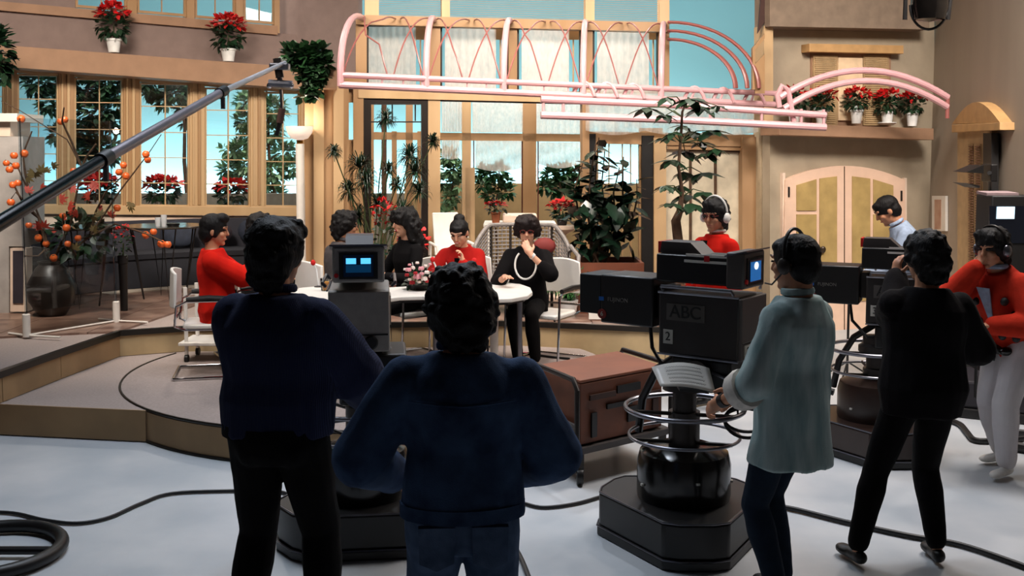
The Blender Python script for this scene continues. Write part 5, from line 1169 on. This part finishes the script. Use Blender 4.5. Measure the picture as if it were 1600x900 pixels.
def person(label, loc, rz, H, sit=False, lean=0, side=0, hy=0, hp=0, wl=None, wr=None, pl_=None, pr_=None, dl=None, dr=None, nl=(1, 0, 0), nr=(-1, 0, 0), curl=.5, fl=None, fr_=None, kl=(0, 1, 0), kr=(0, 1, 0),
           hair='short', hairm=None, skin=None, top=None, topo={}, pants=None, skirt=None, shoe=None, near=False, group=None, face=True, neck=True, cuffc=None, mouth='closed', hroll=0, pz=None, lw=1.0):
    k = H / 1.72; t = thing('person', loc, rz, label, 'person', group); skin = skin or M_skin
    T = Matrix.Rotation(math.radians(-lean), 3, 'X') @ Matrix.Rotation(math.radians(side), 3, 'Y')
    P = V((0, 0, pz if pz else (.555 / k if sit else .93)))
    def tp(x, y, z): return (P + T @ V((x, y, z))) * k
    sh = {s: tp(s * topo.get('sx', .158), -.01, .418) for s in (-1, 1)}; nb = tp(0, -.015, .52)
    RH = Matrix.Rotation(math.radians(hy), 3, 'Z') @ Matrix.Rotation(math.radians(-hp), 3, 'X') @ Matrix.Rotation(math.radians(hroll), 3, 'Y')
    hc = nb + (RH @ V((0, .035, .145)) * .55 + T @ V((0, .01, .145)) * .45) * k
    kh = k * 1.07
    def hp_(p): return hc + RH @ (V(p) * kh)
    dflt = {-1: (-.24, .05, .80), 1: (.24, .05, .80)}
    if sit: dflt = {-1: (-.16, .34, .70), 1: (.16, .34, .70)}
    W, E = {}, {}
    for s, w_, po in ((-1, wl, pl_), (1, wr, pr_)):
        tgt = V(w_ if w_ else dflt[s]) * (1 if w_ else k)
        E[s], W[s] = ik(sh[s], tgt, .285 * k, .255 * k, po or (s * .6, -.7, -.5))
    hipz = P.z - .03; hp2 = {s: V((s * .088, 0, hipz)) * k for s in (-1, 1)}; A_, K_ = {}, {}
    for s, f_, kp in ((-1, fl, kl), (1, fr_, kr)):
        tgt = V(f_) if f_ else (V((s * .10, .0, .085)) * k if not sit else V((s * .10, .40, .085 / k)) * k)
        K_[s], A_[s] = ik(hp2[s], tgt, .44 * k, .41 * k, kp)
    # --- one continuous body
    mb = MB()
    def torso(m_, e, rings, n=20):
        m_.loft([[ (P + T @ V((rx_ * math.cos(2 * math.pi * i / n), ry_ * math.sin(2 * math.pi * i / n) + y_, z_))) * k for i in range(n)] for z_, rx_, ry_, y_ in [(z, rx + e, ry + e, y) for z, rx, ry, y in rings]])
    TR = [(-.12, .12, .09, 0), (-.06, .160, .112, -.01), (0, .165, .115, -.012), (.12, .138, .098, 0), (.20, .135, .098, .005), (.32, .160, .112, .0), (.40, .168, .102, -.008), (.445, .135, .086, -.012), (.49, .086, .070, -.014), (.53, .060, .058, -.012)]
    torso(mb, -.006, TR)
    for s in (-1, 1):
        mb.seg(tp(s * .04, -.01, .455), sh[s], .045 * k, .050 * k); mb.seg(sh[s], E[s], .050 * k, .038 * k); mb.seg(E[s], W[s], .038 * k, .025 * k)
        mb.seg(hp2[s], K_[s], .080 * k, .052 * k); mb.seg(K_[s], K_[s].lerp(A_[s], .35), .050 * k, .052 * k); mb.seg(K_[s].lerp(A_[s], .35), A_[s], .052 * k, .032 * k)
        dd_2 = (W[s] - E[s]).normalized(); dd_2 = V(dl) if (s == -1 and dl) else V(dr) if (s == 1 and dr) else dd_2
        hand(mb, W[s], dd_2, nl if s == -1 else nr, s, curl, k)
    mb.seg(nb - T @ V((0, 0, .04)) * kh, hp_((0, -.02, -.06)), .058 * kh, .052 * kh, 14)
    mb.ell(hc + RH @ V((0, -.012, .028)) * kh, (.074 * kh, .094 * kh, .088 * kh), RH, 16, 10)
    mb.ell(hc + RH @ V((0, .018, -.035)) * kh, (.060 * kh, .070 * kh, .082 * kh), RH, 14, 10); mb.ell(hc + RH @ V((0, .062, -.092)) * kh, (.026 * kh, .024 * kh, .020 * kh), RH)
    for s in (-1, 1):
        mb.ell(hc + RH @ V((s * .034, .055, -.022)) * kh, (.026 * kh, .026 * kh, .026 * kh), RH); mb.ell(hc + RH @ V((s * .075, -.008, -.005)) * kh, (.012 * kh, .020 * kh, .032 * kh), RH)
        mb.seg(hp_((s * .012, .084, .034)), hp_((s * .048, .070, .034)), .011 * kh, .009 * kh, 8)
    mb.seg(hp_((0, .083, .022)), hp_((0, .100, -.018)), .0085 * kh, .0135 * kh, 8); mb.seg(hp_((-.018, .080, -.055)), hp_((.018, .080, -.055)), .011 * kh, .011 * kh, 8)
    body = remesh(mb, 'body', skin, t, .0062 if near else .0068, 2, dec=.45)
    # --- face
    if face:
        for s in (-1, 1):
            if mouth != 'laugh': MB().ell(hp_((s * .031, .083, .014)), (.0115 * kh, .006 * kh, .0045 * kh), RH, 10, 6).build('eye', M_eye, t, local=True)
            else: MB().tube([hp_((s * .018, .088, .010)), hp_((s * .031, .089, .016)), hp_((s * .045, .080, .009))], .003 * kh, 6).build('eye', M_eye, t, local=True)
            MB().tube([hp_((s * .015, .092, .036)), hp_((s * .032, .090, .042)), hp_((s * .052, .076, .036))], .0026 * kh, 6).build('eyebrow', M_brow, t, local=True)
        lm_ = M_lipr if mouth in ('red', 'laugh') else M_lip
        if mouth == 'laugh' or mouth == 'red':
            o = MB().ell(hp_((0, .088, -.053)), (.026 * kh, .008 * kh, .011 * kh), RH, 12, 6).build('lips', lm_, t, local=True)
            MB().ell(hp_((0, .094, -.051)), (.018 * kh, .004 * kh, .004 * kh), RH, 10, 6).build('teeth', M_tooth, o, local=True)
        else: MB().tube([hp_((-.022, .083, -.054)), hp_((0, .092, -.055)), hp_((.022, .083, -.054))], .0045 * kh, 6).build('lips', lm_, t, local=True)
    # --- hair
    hm = MB(); rs = random.Random(sum(map(ord, label)))
    for c_, r_ in HAIR[hair]: hm.ell(hc + RH @ (V(c_) * kh), tuple(q * kh for q in r_), RH, 14, 10)
    cr = {'curly': .018, 'perm': .012, 'long': .016, 'thick': .010}.get(hair, .006)
    if hair in ('curly', 'perm', 'long', 'thick'):
        for c_, r_ in HAIR[hair]:
            for q in range(26):
                d = V((rs.uniform(-1, 1), rs.uniform(-1, .55), rs.uniform(-.8, 1))).normalized()
                if d.y > .3 and c_[2] < .04: continue
                hm.ell(hc + RH @ ((V(c_) + V((d.x * r_[0], d.y * r_[1], d.z * r_[2])) * .90) * kh), .018 * kh + cr * .3, None, 7, 5)
    remesh(hm, 'hair', hairm or M_hair, t, .0068 if near else .008, 1, disp=cr * .6, dsc=26, dec=.6)
    # --- clothes
    ease = topo.get('ease', .014); hem = topo.get('hem', -.10); st_ = topo.get('sleeve', 1.0); swid = topo.get('sw', 1.0)
    c1 = MB(); hz_ = [(hem, .172 + topo.get('flare', 0), .122 + topo.get('flare', 0), -.008)] + ([(-.1, .176, .126, -.01)] if hem < -.2 else []) + [(z, rx + topo.get('loose', 0) * (1 - abs(z - .1) / .5), ry + topo.get('loose', 0) * (1 - abs(z - .1) / .5), y) for z, rx, ry, y in TR if z > max(hem + .03, .04 if hem < -.2 else -9) and z < .5] + [(.515, .074, .066, -.013)]
    torso(c1, ease, hz_)
    for s in (-1, 1):
        c1.seg(tp(s * .045, -.012, .455), sh[s], (.048 + ease * .4) * k, (.050 + ease * .8) * k, 14)
        c1.seg(sh[s], E[s], (.052 + ease * .75) * k * (1 + (swid - 1) * .5), (.044 + ease) * k * swid, 14)
        if st_ > .5:
            e = E[s].lerp(W[s], (st_ - .5) * 2 - .04); c1.seg(E[s], e, (.046 + ease) * k * swid, (.032 + ease * .7) * k * swid, 14)
            if topo.get('blouse'): c1.seg(E[s].lerp(W[s], .55), E[s].lerp(W[s], .8), (.05 + ease) * k, (.045 + ease) * k, 14)
        if st_ <= .8 or cuffc:
            f0 = (st_ - .5) * 2 - .05
            a, b = E[s].lerp(W[s], max(0, f0 - .16)), E[s].lerp(W[s], f0 + .10)
            if cuffc: MB().tube([a, a.lerp(b, .5), b], [(.052 + ease) * k * swid, (.056 + ease) * k * swid, (.050 + ease) * k * swid], 14).build('turned_cuff', cuffc, t, local=True)
    clo = remesh(c1, topo.get('name', 'shirt'), top, t, .009 if near else .010, 3, disp=topo.get('fold', .006), dsc=topo.get('dsc', 7), dvec=(1, 1, .55), dec=.5)
    if topo.get('collar'):
        cm = topo.get('collarm', top)
        pts = [nb + T @ V((.068 * math.sin(a) * 1.08, .062 * math.cos(a) * (-1) + .012, .018 + .012 * (1 - math.cos(a)) * -.5 + .008)) * k for a in [math.radians(-150 + i * 20) for i in range(16)]]
        MB().tube(pts, .011 * k, 8, flat=1.5).build('collar', cm, t, local=True)
    if topo.get('belt'): MB().loft([[ (P + T @ V(((.17 + ease) * math.cos(2 * math.pi * i / 24), (.121 + ease) * math.sin(2 * math.pi * i / 24) - .01, z))) * k for i in range(24)] for z in (hem + .0, hem + .045)]).build('waistband', topo['belt'], t, local=True)
    if pants:
        c2 = MB(); torso(c2, .010, [(-.13, .12, .10, 0), (-.09, .158, .112, -.012), (-.03, .170, .120, -.014), (.03, .162, .114, -.012), (.08, .15, .108, -.01)])
        for s in (-1, 1):
            c2.seg(hp2[s], K_[s], (.088 + .006) * k * lw, .066 * k * lw, 14); c2.seg(K_[s], K_[s].lerp(A_[s], .3), .064 * k * lw, .066 * k * lw, 14); c2.seg(K_[s].lerp(A_[s], .3), K_[s].lerp(A_[s], .93), .066 * k * lw, .050 * k * lw, 14)
            if not sit: c2.ell(V((s * .075, -.055, P.z - .06)) * k, (.082 * k, .075 * k, .085 * k), None, 12, 8)
        remesh(c2, 'trousers', pants, t, .010, 3, disp=.006, dsc=8, dvec=(1, 1, .8), dec=.5)
    if skirt:
        c2 = MB(); torso(c2, .014, [(-.11, .12, .10, 0), (-.03, .175, .125, -.01), (.08, .145, .108, -.005)])
        for s in (-1, 1): c2.seg(hp2[s], K_[s], .10 * k, .075 * k, 14); c2.seg(K_[s], K_[s].lerp(A_[s], .42), .075 * k, .085 * k, 14)
        c2.seg(hp2[-1].lerp(hp2[1], .5), K_[-1].lerp(K_[1], .5), .10 * k, .075 * k, 14); c2.seg(K_[-1].lerp(K_[1], .5), (K_[-1].lerp(K_[1], .5)).lerp(A_[-1].lerp(A_[1], .5), .42), .075 * k, .08 * k, 14)
        remesh(c2, 'skirt', skirt, t, .010, 3, disp=.006, dsc=8, dec=.5)
    for s in (-1, 1):
        c3 = MB(); a = A_[s]; sc_ = k; gz = a.z - .078 * k
        fd = V((s * .15, 1, 0)).normalized(); R2 = Matrix((V((fd.y, -fd.x, 0)), fd, V((0, 0, 1)))).transposed()
        c3.ell(V((a.x, a.y, gz + .038 * k)) - fd * .02 * k, (.036 * k, .05 * k, .036 * k), R2, 12, 8); c3.ell(V((a.x, a.y, gz + .030 * k)) + fd * .11 * k, (.044 * k, .075 * k, .028 * k), R2, 12, 8)
        c3.seg(V((a.x, a.y, gz + .035 * k)) - fd * .02 * k, V((a.x, a.y, gz + .03 * k)) + fd * .12 * k, .034 * k, .030 * k, 12); 
        if shoe[1]: c3.seg(V((a.x, a.y, gz + .05 * k)), V((a.x, a.y, gz + .085 * k)), .04 * k, .042 * k, 12)
        for v in c3.v: v.z = max(v.z, gz + .001)
        remesh(c3, 'shoe', shoe[0], t, .008, 1, dec=.6)
    t['_h'] = 0; del t['_h']
    return dict(t=t, k=k, hc=hc, RH=RH, hp=hp_, sh=sh, E=E, W=W, tp=tp, nb=nb, A=A_, K=K_, T=T)
def cloth(name, hexc, **kw):
    d = dict(spec=.12, rough=.9, var=.12, scale=30, bump=.25, bscale=220); d.update(kw); return mat(name, hexc, **d)
SB = (M_black, False); SBH = (M_black, True)
C_navy = cloth('navy_cord', '#1e233a', kind='wave', scale=55, stretch=(1, 1, .02), hex2='#292f4a')
C_blackt = cloth('black_twill', '#0b090a'); C_denimd = cloth('dark_denim', '#24344f', hex2='#42597c', scale=9); C_jean = cloth('washed_jeans', '#3a4c66', hex2='#5c7090', scale=10)
C_teal = cloth('grey_green_blazer', '#819a9a', hex2='#b2c0be', scale=5, stretch=(3, 3, .5)); C_cuff = cloth('white_lining', '#cfc8bf')
C_blk2 = cloth('black_knit', '#0f0c0e', kind='wave', scale=40); C_red = cloth('red_jacket', '#b3140c', hex2='#c81e10', scale=5); C_dred = cloth('deep_red_jacket', '#8f1512', hex2='#a81c16', scale=6)
C_grey = cloth('grey_suit', '#4a4545'); C_lb = cloth('light_blue_shirt', '#8d9bb0'); C_wht = cloth('white_cotton_trousers', '#bdb8bb', hex2='#cdc8c8', scale=4); C_card = cloth('orange_red_cardigan', '#b32c1a', scale=20)

def seat(x, y, rz, label): return chair(x, y, math.radians(rz), label)
# ---- the six at the table
loc = V((-2.50, 8.97, PZ)); rz = -78
seat(loc.x - .06, loc.y, rz, 'white armchair of the man in the red jacket, nearest the left foreground')
r = person('seated man in a bright red jacket with arms folded, facing right', loc, math.radians(rz), 1.74, True, lean=-3, hy=-4, hp=6, wl=(.10, .30, .86), wr=(-.10, .31, .90), pl_=(-1, .1, -.6), pr_=(1, .1, -.6), dl=(1, .1, .1), dr=(-1, .1, .15), nl=(0, -1, 0), nr=(0, -1, 0), curl=.4,
           hair='pomp', top=C_red, topo=dict(name='jacket', hem=-.14, ease=.026, loose=.02, fold=.016, sx=.175, sw=1.3), pants=C_blackt, shoe=SB)
loc = V((-2.36, 9.72, PZ)); rz = -62
seat(loc.x - .03, loc.y, rz, 'white armchair hidden behind the man in the red jacket')
person('seated person with short dark hair in black, half hidden behind the man in red', loc, math.radians(rz), 1.66, True, lean=4, hy=-8, hp=4, hair='thick', top=C_blackt, topo=dict(name='sweater', hem=-.12, ease=.016), pants=C_blackt, shoe=SB)
loc = V((-1.60, 9.66, PZ)); rz = -48
seat(loc.x - .02, loc.y, rz, 'white armchair of the man in the grey suit')
r = person('seated man in a grey suit and glasses turned to the right, behind the first camera', loc, math.radians(rz), 1.72, True, lean=8, hy=-22, hp=6, wl=(-.12, .40, .80), wr=(.14, .40, .80), hair='thick', top=C_grey, topo=dict(name='suit_jacket', hem=-.16, ease=.024, loose=.015, collar=True, fold=.01), pants=C_grey, shoe=SB)
def glasses(r, m, lens=True):
    g = MB()
    for s in (-1, 1):
        g.tube([r['hp']((s * .033 + .023 * math.cos(a), .098, .012 + .019 * math.sin(a))) for a in arc(lambda q: q, 0, 2 * math.pi * 15 / 16, 15)], .0022, 6, closed=True)
        g.tube([r['hp']((s * .056, .096, .016)), r['hp']((s * .078, .0, .012))], .0022, 6)
    g.tube([r['hp']((-.01, .099, .014)), r['hp']((.01, .099, .014))], .0022, 6)
    tag(g.build('glasses', m, r['t'], local=True))
glasses(r, M_black)
loc = V((-.93, 9.62, PZ)); rz = 128
seat(loc.x, loc.y + .03, rz, 'white armchair of the long haired woman')
r = person('seated woman with long wavy black hair in a black dress, facing left', loc, math.radians(rz), 1.70, True, lean=4, hy=-6, hp=4, wl=(-.14, .34, .80), wr=(.14, .34, .80), fl=(-.07, .44, .085), fr_=(.10, .52, .085), hair='long', skin=M_skin2, top=C_blackt, topo=dict(name='dress_top', hem=-.12, ease=.010, fold=.005), skirt=C_blackt, shoe=SB, mouth='red', pz=.60)
MB().ell(r['hp']((.078, .005, -.048)), (.008, .008, .016)).build('earring', M_chrome, r['t'], local=True)
loc = V((-.45, 9.80, PZ)); rz = 172
seat(loc.x, loc.y + .04, rz, 'white armchair of the laughing woman in the red jacket')
r = person('seated laughing woman in a deep red jacket, head bowed and hand at her chin', loc, math.radians(rz), 1.64, True, lean=14, hy=-8, hp=26, wl=(-.05, .30, .89), wr=(.16, .36, .80), pl_=(-.6, -.1, -1), dl=(.1, -.1, 1), nl=(1, .3, 0), curl=.7, hair='bun', skin=M_skin2, top=C_dred, topo=dict(name='jacket', hem=-.14, ease=.024, loose=.01, fold=.008, sw=1.15), pants=C_blackt, shoe=SB, mouth='laugh')
MB().ell(r['hp']((-.078, .0, -.045)), .009).build('earring', M_white, r['t'], local=True); MB().ell(r['hp']((.078, .0, -.045)), .009).build('earring', M_white, r['t'], local=True)
MB().prism([r['tp'](-.045, .128, .44), r['tp'](.045, .128, .44), r['tp'](.03, .135, .16), r['tp'](-.03, .135, .16)], (0, .006, 0)).build('blouse_front', C_blackt, r['t'], local=True)
loc = V((.14, 9.52, PZ)); rz = 172
chair(.30, 9.50, math.radians(150), 'white armchair of the woman with pearls, its back and arm showing at the right')
r = person('seated woman with short curly dark hair, black dress and pearls, hand over her mouth', loc, math.radians(rz), 1.66, True, lean=2, hy=4, hp=10, wl=(-.06, .27, 1.00), wr=(.16, .36, .80), pl_=(-.9, .1, -1), pr_=(.5, .2, -1), dl=(.55, -.35, .9), nl=(.2, -1, .0), nr=(0, 0, -1), curl=.35, fl=(-.12, .40, .085), fr_=(.02, .46, .085), hair='perm', hairm=M_hairb, skin=M_skin2, top=C_blackt, topo=dict(name='dress_top', hem=-.12, ease=.020, loose=.02, sleeve=.72, fold=.007, sw=1.2), pants=C_blackt, shoe=SB, pz=.57)
glasses(r, mat('red_frames', '#7a2018', .4))
pts = [r['tp'](.098 * math.sin(a), .105 + .055 * (1 - math.cos(a)) * .5, .49 - .13 * (1 + -math.cos(a))) for a in [math.radians(38 + i * 8.13) for i in range(31)]]
neckl = MB().tube(pts, .009, 8).build('pearl_necklace', mat('pearl', '#e6e2da', .25), r['t'], local=True)
w_ = r['W'][-1]; e_ = r['E'][-1]; d = (w_ - e_).normalized(); MB().tube([w_ - d * .035, w_ - d * .012], .030, 14).build('wristwatch', M_pot, r['t'], local=True)

# ---- crew
r = person('crew member in a navy corduroy shirt and black trousers seen from behind, left foreground', V((-.965, 4.31, 0)), math.radians(-8), 1.84, hy=-14, hp=4, wl=(-.16, .40, 1.04), wr=(.33, .36, 1.04), pl_=(-.5, -.6, -.7), pr_=(.45, -.6, -.8), nl=(0, 0, -1), nr=(0, 0, -1), curl=.9,
           fl=(-.18, .0, .09), fr_=(.16, .06, .09), hair='thick', top=C_navy, topo=dict(hem=-.02, ease=.045, loose=.045, fold=.012, collar=True, sw=1.35, belt=C_blackt), pants=C_blackt, shoe=SBH, near=True, face=True, lw=1.22)
r = person('crew member in a dark denim jacket and washed jeans seen from behind, centre foreground', V((-.165, 3.46, 0)), math.radians(4), 1.74, lean=4, hy=6, hp=12, wl=(-.24, .22, .99), wr=(.20, .26, .99), pl_=(-.7, -.7, -.2), pr_=(.7, -.7, -.2), dl=(.55, .5, -.5), dr=(-.5, .5, -.4), nl=(.5, -.3, -.6), nr=(-.5, -.3, -.6), curl=.8,
           fl=(-.14, .0, .09), fr_=(.14, .0, .09), hair='curly', top=C_denimd, topo=dict(name='denim_jacket', sx=.185, hem=-.015, ease=.036, loose=.02, fold=.009, collar=True, sw=1.22, belt=C_denimd), pants=C_jean, shoe=SBH, near=True, lw=1.12)
k = r['k']
for s in (-1, 1):       # back pockets and seams
    pk = [V((s * .085 + dx, -.135 - .012, .93 + dz_)) * k for dx, dz_ in ((-.058, -.015), (.058, -.015), (.055, -.13), (0, -.155), (-.055, -.13))]
    MB().prism(pk, (0, .03, 0)).build('back_pocket', C_jean, r['t'], local=True)
MB().tube([r['tp'](-.17, -.128, .375), r['tp'](-.08, -.152, .365), r['tp'](0, -.158, .36), r['tp'](.08, -.152, .365), r['tp'](.17, -.128, .375)], .004, 6).build('yoke_seam', C_denimd, r['t'], local=True)
loc = V((1.285, 4.82, 0))
r = person('camera operator in a grey-green blazer with turned up white cuffs and a headset, facing left', loc, math.radians(44), 1.75, lean=-2, hy=2, hp=6, wl=(-.22, .24, .97), wr=(.0, .34, .93), pl_=(-.6, -.9, -.4), nl=(.6, -.4, -.3), nr=(-1, 0, 0), curl=.8,
           fl=(-.08, .0, .09), fr_=(.10, .08, .09), hair='short', top=C_teal, topo=dict(name='blazer', hem=-.235, sx=.170, ease=.034, loose=.028, flare=.022, fold=.016, collar=True, sleeve=.70, sw=1.05), cuffc=C_cuff, pants=cloth('dark_blue_trousers', '#1a2431'), shoe=SBH, near=True)
hs = r; MB().tube([r['hp']((.098 * math.cos(a), -.01, .03 + .115 * math.sin(a))) for a in arc(lambda q: q, 0, math.pi, 14)], .008, 8).build('headset_band', M_black, r['t'], local=True)
for s in (-1, 1): MB().ell(r['hp']((s * .095, -.005, -.005)), (.02, .035, .04)).build('headset_earpiece', M_darkm, r['t'], local=True)
MB().tube([r['hp']((-.10, .0, -.03)), r['hp']((-.09, .06, -.08)), r['hp']((-.06, .11, -.075))], .004, 6).build('headset_microphone', M_black, r['t'], local=True)
w_ = r['W'][-1]; e_ = r['E'][-1]; d = (w_ - e_).normalized(); MB().tube([w_ - d * .045, w_ - d * .015], .033, 14).build('wristwatch', mat('watch_strap', '#1a1412', .5), r['t'], local=True)
loc = V((2.10, 5.37, 0))
r = person('camera operator all in black with bare ankles seen from behind at the right', loc, math.radians(6), 1.71, lean=3, side=2, hy=6, hp=4, wl=(.05, .42, 1.44), wr=(.29, .32, 1.12), pl_=(.15, .4, -1), pr_=(.55, -.6, -.7), dl=(.1, .1, 1), nl=(1, .2, 0), nr=(0, 0, -1), curl=.8,
           fl=(-.32, .0, .09), fr_=(.10, -.02, .09), hair='thick', top=C_blk2, topo=dict(name='sweater', sx=.17, hem=-.14, ease=.036, loose=.04, fold=.010, sw=1.15), pants=C_blackt, shoe=SB, near=True, lw=1.08)
loc = V((3.33, 6.98, 0))
r = person('crew member in a spotted orange-red cardigan, white trousers and sneakers, hand raised to the mouth', loc, math.radians(118), 1.67, lean=24, hy=6, hp=8, wl=(-.10, .34, 1.02), wr=(.02, .36, 1.38), pl_=(-.8, -.4, -.6), pr_=(.8, .2, -1), dl=(.4, .8, .0), dr=(-.3, -.3, 1), nl=(0, 0, -1), nr=(-.2, -1, 0), curl=.8,
           fl=(-.10, .16, .09), fr_=(.14, -.10, .09), hair='thick', skin=M_skin, top=C_card, topo=dict(name='cardigan', hem=-.13, ease=.030, loose=.02, fold=.008, sw=1.25), pants=C_wht, shoe=(M_white, True), near=False, lw=1.32)
MB().prism([r['tp'](-.05, .150, .46), r['tp'](.05, .150, .46), r['tp'](.012, .158, .20), r['tp'](-.012, .158, .20)], (0, .008, 0)).build('shirt_front', C_lb, r['t'], local=True)
MB().tube([r['nb'] + V((.066 * math.sin(a), .066 * math.cos(a) + .02, .02)) for a in arc(lambda q: q, 0, 2 * math.pi * 19 / 20, 19)], .018, 8, closed=True).build('shirt_collar', C_lb, r['t'], local=True)
for x, z in ((-.12, .36), (-.09, .20), (-.13, .08), (-.05, .10), (.10, .34), (.12, .18), (.07, .06), (-.15, .25), (.03, -.02), (-.10, -.04), (.14, .02)):
    p = r['tp'](x, .158 * math.sqrt(max(.1, 1 - (x / .215) ** 2)), z); MB().ell(p, (.026, .026, .028), None, 8, 6).build('dark_spot', M_ink, r['t'], local=True)
for a_ in (-1, 1): MB().tube([r['A'][a_] + V((0, 0, .0)), r['A'][a_] + V((0, 0, .06))], .040, 12).build('sock', mat('yellow_sock', '#c79a3c', .9), r['t'], local=True)
MB().tube([r['hp']((.098 * math.cos(a), -.01, .03 + .118 * math.sin(a))) for a in arc(lambda q: q, 0, math.pi, 14)], .008, 8).build('headset_band', M_darkm, r['t'], local=True)
for s in (-1, 1): MB().ell(r['hp']((s * .10, -.005, -.005)), (.022, .036, .042)).build('headset_earpiece', M_steel, r['t'], local=True)
w_ = r['W'][-1]; e_ = r['E'][-1]; d = (w_ - e_).normalized(); MB().tube([w_ - d * .05, w_ - d * .02], .034, 14).build('wristwatch', M_pot, r['t'], local=True)
loc = V((1.68, 8.75, 0))
r = person('man in a red top with white headphones and glasses standing behind the middle camera', loc, math.radians(125), 1.73, lean=0, hy=14, hp=6, hair='thick', top=C_red, topo=dict(name='sweater', hem=-.12, ease=.024, fold=.008, sw=1.1), pants=C_blackt, shoe=SBH)
glasses(r, mat('red_frames', '#7a2018', .4))
MB().tube([r['hp']((.10 * math.cos(a), -.01, .035 + .122 * math.sin(a))) for a in arc(lambda q: q, 0, math.pi, 14)], .010, 8).build('headphone_band', M_white, r['t'], local=True)
for s in (-1, 1): MB().ell(r['hp']((s * .10, -.005, -.01)), (.025, .04, .045)).build('headphone_cup', M_white, r['t'], local=True)
MB().tube([r['nb'] + V((.066 * math.sin(a), .066 * math.cos(a), .025)) for a in arc(lambda q: q, 0, 2 * math.pi * 19 / 20, 19)], .012, 8, closed=True).build('collar', M_white, r['t'], local=True)
MB().prism([r['tp'](-.035, .125, .47), r['tp'](.035, .125, .47), r['tp'](.02, .14, .28), r['tp'](-.02, .14, .28)], (0, .008, 0)).build('shirt_front', C_blackt, r['t'], local=True)
loc = V((3.80, 9.8, 0))
r = person('man in a pale blue shirt bending forward before the arched door', loc, math.radians(80), 1.80, lean=26, hy=0, hp=34, hair='short', top=C_lb, topo=dict(hem=-.10, ease=.02, collar=True, fold=.008), pants=C_blackt, shoe=SBH, wl=(-.15, .5, .95), wr=(.15, .5, .95))
# stand the bowing man is reading from
q = V((3.80 - .62, 9.95, 0)); t = thing('music_stand', q, 0, 'thin black stand in front of the bending man', 'stand')
MB().tube([q, q + V((0, 0, .95))], .012, 8).build('pole', M_black, t); MB().box(q + V((0, 0, .98)), (.4, .3, .02), Matrix.Rotation(.3, 3, 'Y')).build('top_plate', M_black, t, smooth=False)
for k_ in range(3): MB().tube([q + V((0, 0, .15)), q + V((.22 * math.cos(k_ * 2.1), .22 * math.sin(k_ * 2.1), .01))], .009, 6).build('leg', M_black, t)
